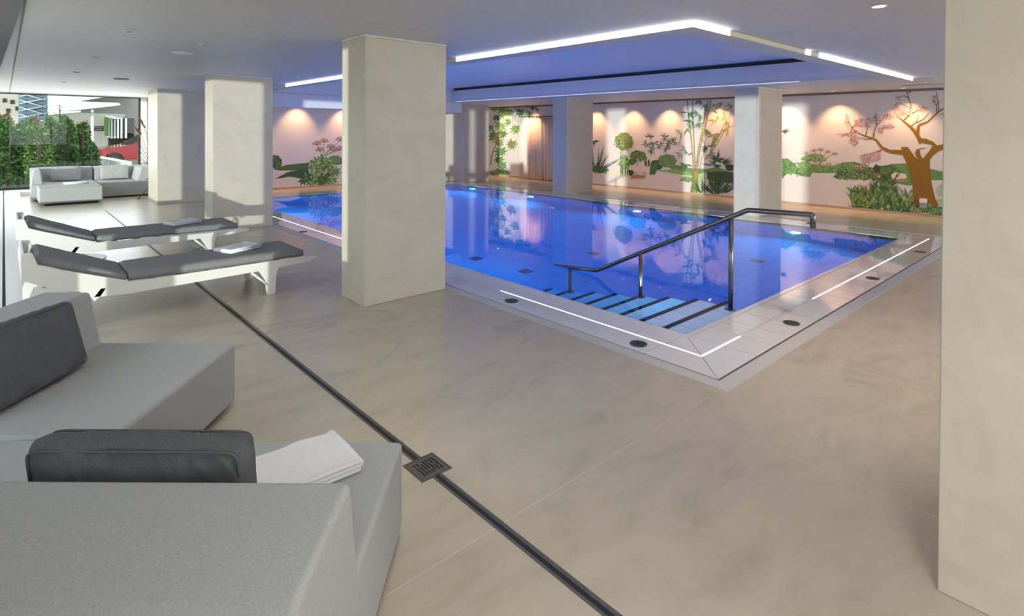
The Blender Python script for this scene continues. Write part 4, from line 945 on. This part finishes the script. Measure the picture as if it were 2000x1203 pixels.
# ------------------------------------------------------------------ outside the garden window
gb = bmesh.new(); box(gb, -40, 40, 19.3, 80, -0.12, -0.02)
struct('ground', gb, mat('outdoor_ground', (0.14, 0.15, 0.10), 0.95, noise_=(3, 0.3)))
struct('ground_west', B((-40, -1.3, -40, 19.3, -0.12, -0.02)), 'outdoor_ground'); struct('ground_south', B((-1.3, 40, -40, -8.5, -0.12, -0.02)), 'outdoor_ground')
for k, v in dict(leaf_a=(0.06, 0.15, 0.03), leaf_b=(0.12, 0.24, 0.05), leaf_c=(0.03, 0.08, 0.02), leaf_d=(0.24, 0.30, 0.08), leaf_o=(0.30, 0.16, 0.06), bark=(0.10, 0.07, 0.05)).items(): flat(k, v, 0.6)
def shrub(px, py, Y, w_px, top_px, label, mats, name='garden_shrub', n=3600, cat='shrub', base=None):
    c = atY(px, 360, Y); wd = abs(atY(px+w_px/2, 300, Y).x-atY(px-w_px/2, 300, Y).x)/2; top = atY(px, top_px, Y).z; z0 = 0 if base is None else base
    t = empty(name, (c.x, Y, 0), 0, label, cat, 'garden shrubs outside the window')
    bm = bmesh.new()
    for k in range(5):
        a = random.uniform(0, 6.28); tube(bm, [(0, 0, -.02), (wd*.3*math.cos(a), .2*math.sin(a), top*.45), (wd*.5*math.cos(a), .3*math.sin(a), top*.8)], [.035, .02, .008], 6)
    link('stems', bm, 'bark', t)
    bm = bmesh.new()
    for _ in range(n):
        h_ = random.random()**0.8; r_ = wd*1.15*math.sqrt(max(0.05, 1-(1.5*h_-0.6)**2))*math.sqrt(random.random()); a = random.uniform(0, 6.28)
        p0 = Vector((r_*math.cos(a), r_*.6*math.sin(a), z0+0.03+(top-z0)*h_*(0.86+0.14*noise.noise(Vector((px+r_*3*math.cos(a), r_*3, 0)))+0.1*random.random())))
        d = Vector((random.gauss(0, 1), random.gauss(0, 1), random.gauss(0.2, 1))).normalized(); e = d.orthogonal().normalized(); l = random.uniform(.07, .17); 
        vs = [bm.verts.new(p0+v) for v in (-d*l*.5, e*l*.22, d*l*.5, -e*l*.22)]; f = bm.faces.new(vs); f.material_index = random.choices(range(len(mats)), [3, 2, 2, 1][:len(mats)])[0]
    link('foliage', bm, mats, t); return t
shrub(15, 0, 21.5, 50, 232, 'dark green bushy shrub outside at the left edge of the garden window', ['leaf_a', 'leaf_c', 'leaf_b'])
shrub(45, 0, 22.4, 60, 228, 'mid green shrub outside, behind the gap left of the far sofa', ['leaf_b', 'leaf_a', 'leaf_c', 'leaf_d'])
shrub(75, 0, 21.2, 50, 240, 'light green shrub outside, above the ottoman', ['leaf_b', 'leaf_d', 'leaf_a'])
shrub(103, 0, 23.0, 44, 222, 'shrub with orange tinted leaves outside, above the left far cushion', ['leaf_b', 'leaf_a', 'leaf_d', 'leaf_o'])
shrub(130, 0, 22.0, 44, 222, 'dense dark shrub outside, beneath the spiky conifer top', ['leaf_a', 'leaf_c', 'leaf_b'])
shrub(160, 0, 22.8, 36, 232, 'narrow green shrub outside, left of the red car', ['leaf_a', 'leaf_b', 'leaf_c', 'leaf_o'])
shrub(178, 0, 21.4, 34, 275, 'low dark shrub outside in front of the white garden wall', ['leaf_c', 'leaf_a', 'leaf_b'], n=1200)
shrub(5, 0, 27, 60, 226, 'brown leafed bush outside behind the green shrubs, far left', ['bark', 'leaf_o', 'leaf_d'])
shrub(60, 0, 27.6, 70, 229, 'brown leafed bush outside behind the green shrubs, below the lattice building', ['bark', 'leaf_o', 'leaf_d', 'leaf_b'])
cf = empty('conifer', (0, 0, 0), 0, 'small conifer with pointed top outside, rising in front of the white building', 'tree')
c_ = atY(117, 300, 25); tz = atY(117, 203, 25).z; cf.location = (c_.x, 25, 0)
bm = bmesh.new(); tube(bm, [(0, 0, -.02), (0, 0, tz)], [.05, .01], 6); link('trunk', bm, 'bark', cf)
bm = bmesh.new()
for k in range(900):
    h_ = random.random(); a = random.uniform(0, 6.28); l = 0.75*(1-h_)+.05; z = tz*h_; p0 = Vector((0, 0, z)); d = Vector((math.cos(a), math.sin(a), -.1)); e = Vector((-d.y, d.x, 0))
    q = p0+d*l*random.random(); vs = [bm.verts.new(v) for v in (q, q+d*.12+e*.03, q+d*.2, q+d*.12-e*.03)]; bm.faces.new(vs)
link('needles', bm, 'leaf_c', cf)
# white garden wall
def pz(Y, pts): return [(atY(x, y, Y).x, atY(x, y, Y).z) for x, y in pts]
gw = bmesh.new(); a, b = atY(172, 293, 26), atY(236, 306, 20.4)
ws = [(a.x, 26), (b.x, 20.4), (b.x+.28, 20.4), (a.x+.28, 26)]
prism(gw, ws, 'z', -0.02, 0.66)
tag(link('garden_wall', gw, 'wall_white'), 'low white garden wall outside in front of the red car', 'garden wall')
# red car
def car(name, loc, rz, m_, label, s=1.0):
    t = empty(name, loc, rz, label, 'car'); t.scale = (s, s, s)
    prof = [(0.0, 0.35), (0.03, 0.62), (0.25, 0.78), (1.15, 0.92), (1.5, 0.98), (2.2, 1.38), (2.6, 1.45), (3.4, 1.42), (4.0, 1.08), (4.35, 0.98), (4.42, 0.55), (4.38, 0.32)]
    def arch(cx): return [(cx+0.36*math.cos(a), 0.32+0.36*math.sin(a)) for a in [math.pi*k/8 for k in range(0, 9)]]
    low = arch(3.55)+arch(0.85)
    bm = bmesh.new(); prism(bm, prof+low, 'y', -0.85, 0.85); bmesh.ops.triangulate(bm, faces=[f for f in bm.faces if len(f.verts) > 6]); link('body', bm, m_, t)
    for y in (-0.862, 0.852):
        bm = bmesh.new(); prism(bm, [(1.62, 0.99), (2.22, 1.33), (2.72, 1.37), (2.72, 0.99)], 'y', y, y+.01); prism(bm, [(2.80, 0.99), (2.80, 1.37), (3.38, 1.34), (3.85, 1.02)], 'y', y, y+.01); link('side_window', bm, 'car_glass', t)
    bm = bmesh.new(); prism(bm, [(1.50, 0.99), (2.18, 1.39), (2.16, 1.40), (1.47, 1.0)], 'y', -.72, .72); link('windshield', bm, 'car_glass', t)
    for x in (0.85, 3.55):
        for y in (-0.86, 0.70):
            bm = bmesh.new(); disc(bm, (x, y, 0.31), 0.31, 0.16, 24, 'y'); wh = link('wheel', bm, 'black_rubber', t)
            bm = bmesh.new(); disc(bm, (x, y-.01 if y < 0 else y+.15, 0.31), 0.19, 0.02, 16, 'y'); link('rim', bm, 'steel', wh)
    bm = bmesh.new(); box(bm, -0.01, 0.12, -0.84, -0.5, 0.62, 0.74); box(bm, -0.01, 0.12, 0.5, 0.84, 0.62, 0.74); link('headlight', bm, 'white_plastic', t)
    return t
mat('car_red', (0.30, 0.012, 0.02), 0.25, coat=0.8); mat('car_white', (0.75, 0.76, 0.78), 0.3, coat=0.6)
c_ = atY(164, 300, 29.5); car('red_car', (c_.x, 29.5, 0), math.radians(8), 'car_red', 'dark red car parked outside, seen at the right end of the garden window')
c_ = atY(-30, 300, 46); car('white_car', (c_.x, 46, 0.9), math.radians(0), 'car_white', 'white car parked far outside at the upper left of the window', 1.0)
struct('ground_bank', B((-12, c_.x+6, 44, 50, -0.1, 0.9)), 'outdoor_ground')
# white building with canopies
wbld = empty('white_building', (0, 34, 0), 0, 'white modern building outside with stacked canopy slabs and grey entrance', 'building')
def wp(name, pts, Y0_, Y1_, m_, yref=None):
    bm = bmesh.new(); prism(bm, [(x, z) for x, z in pz(yref or Y0_, pts)], 'y', Y0_-34, Y1_-34); return link(name, bm, m_, wbld)
flat('render_grey', (0.42, 0.41, 0.38)); mat('render_white', (0.82, 0.85, 0.88), 0.7)
wp('wall', [(100, 165), (275, 165), (275, 330), (100, 330)], 36, 36.4, 'render_grey')
wp('upper_facade', [(100, 160), (275, 160), (275, 182), (235, 184), (157, 197), (157, 214), (100, 216)], 33.5, 35.9, 'render_white')
wp('canopy', [(155, 198), (232, 201), (236, 205), (222, 207), (100, 220), (100, 212)], 31.8, 33.4, 'render_white')
wp('canopy', [(100, 219), (158, 216), (158, 219), (100, 224)], 31, 33, 'render_white')
wp('post', [(178, 208), (183, 208), (183, 276), (178, 276)], 32.2, 32.4, 'render_white')
wp('entrance_frame', [(208, 226), (240, 228), (240, 232), (214, 232), (214, 268), (211, 268)], 35.2, 35.6, 'render_white')
for x in (217, 223, 229, 236, 245): wp('column', [(x, 231), (x+3, 231), (x+3, 270), (x, 270)], 35.3, 35.6, 'render_white')
wp('glazing', [(212, 231), (262, 231), (262, 290), (212, 290)], 35.7, 35.9, 'car_glass')
wp('climbing_plant', [(205, 228), (213, 230), (212, 266), (206, 266), (204, 250)], 35.0, 35.3, 'leaf_a')
sg = link('sign_plaque', (lambda bm: (prism(bm, pz(35.8, [(181, 246.5), (202, 246), (201.5, 256), (181, 255.5)]), 'y', 35.6, 35.7), bm)[1])(bmesh.new()), 'black_frame')
tag(sg, 'dark rectangular sign plaque on the grey entrance wall outside', 'sign')
bm = bmesh.new()
for y in (249, 252.5): prism(bm, pz(35.6, [(184, y), (199, y-.1), (199, y+.9), (184, y+1)]), 'y', 35.585, 35.6)
link('lettering', bm, flat('plaque_grey', (0.25, 0.26, 0.27)), sg)
# lattice clad tower + pale hillside building at left
lt = empty('lattice_tower', (0, 40, 0), 0, 'blue grey building with diagonal lattice cladding outside, upper left of the window', 'building')
bm = bmesh.new(); prism(bm, pz(40, [(38, 150), (101, 150), (101, 312), (38, 312)]), 'y', 0.2, 3); link('wall', bm, flat('slate_blue', (0.13, 0.19, 0.25)), lt)
bm = bmesh.new(); prism(bm, pz(40, [(92, 150), (101, 150), (101, 312), (94, 312)]), 'y', 0, 0.2); link('corner_post', bm, flat('pale_blue', (0.35, 0.47, 0.6)), lt)
bm = bmesh.new()
for k in range(13):
    a, b = atY(38, 160+k*7, 39.9), atY(94, 176+k*7 if k % 2 else 150+k*7, 39.9)
    if max(a.z, b.z) > 0: tube(bm, [(a.x, 0, a.z), (b.x, 0, b.z)], 0.035, 4)
link('lattice', bm, flat('lattice_grey', (0.5, 0.56, 0.58)), lt)
hb = empty('hillside_house', (0, 52, 0), 0, 'pale stone house with terraces far outside at the upper left corner of the window', 'building')
bm = bmesh.new(); prism(bm, pz(52, [(-40, 140), (44, 140), (44, 290), (-40, 290)]), 'y', 0, 2); link('wall', bm, flat('house_stone', (0.45, 0.41, 0.36)), hb)
bm = bmesh.new()
for x, y in ((5, 192), (20, 195), (30, 208), (12, 212)): prism(bm, pz(52, [(x, y), (x+8, y), (x+8, y+8), (x, y+8)]), 'y', -0.05, 0)
link('windows', bm, 'black_frame', hb)
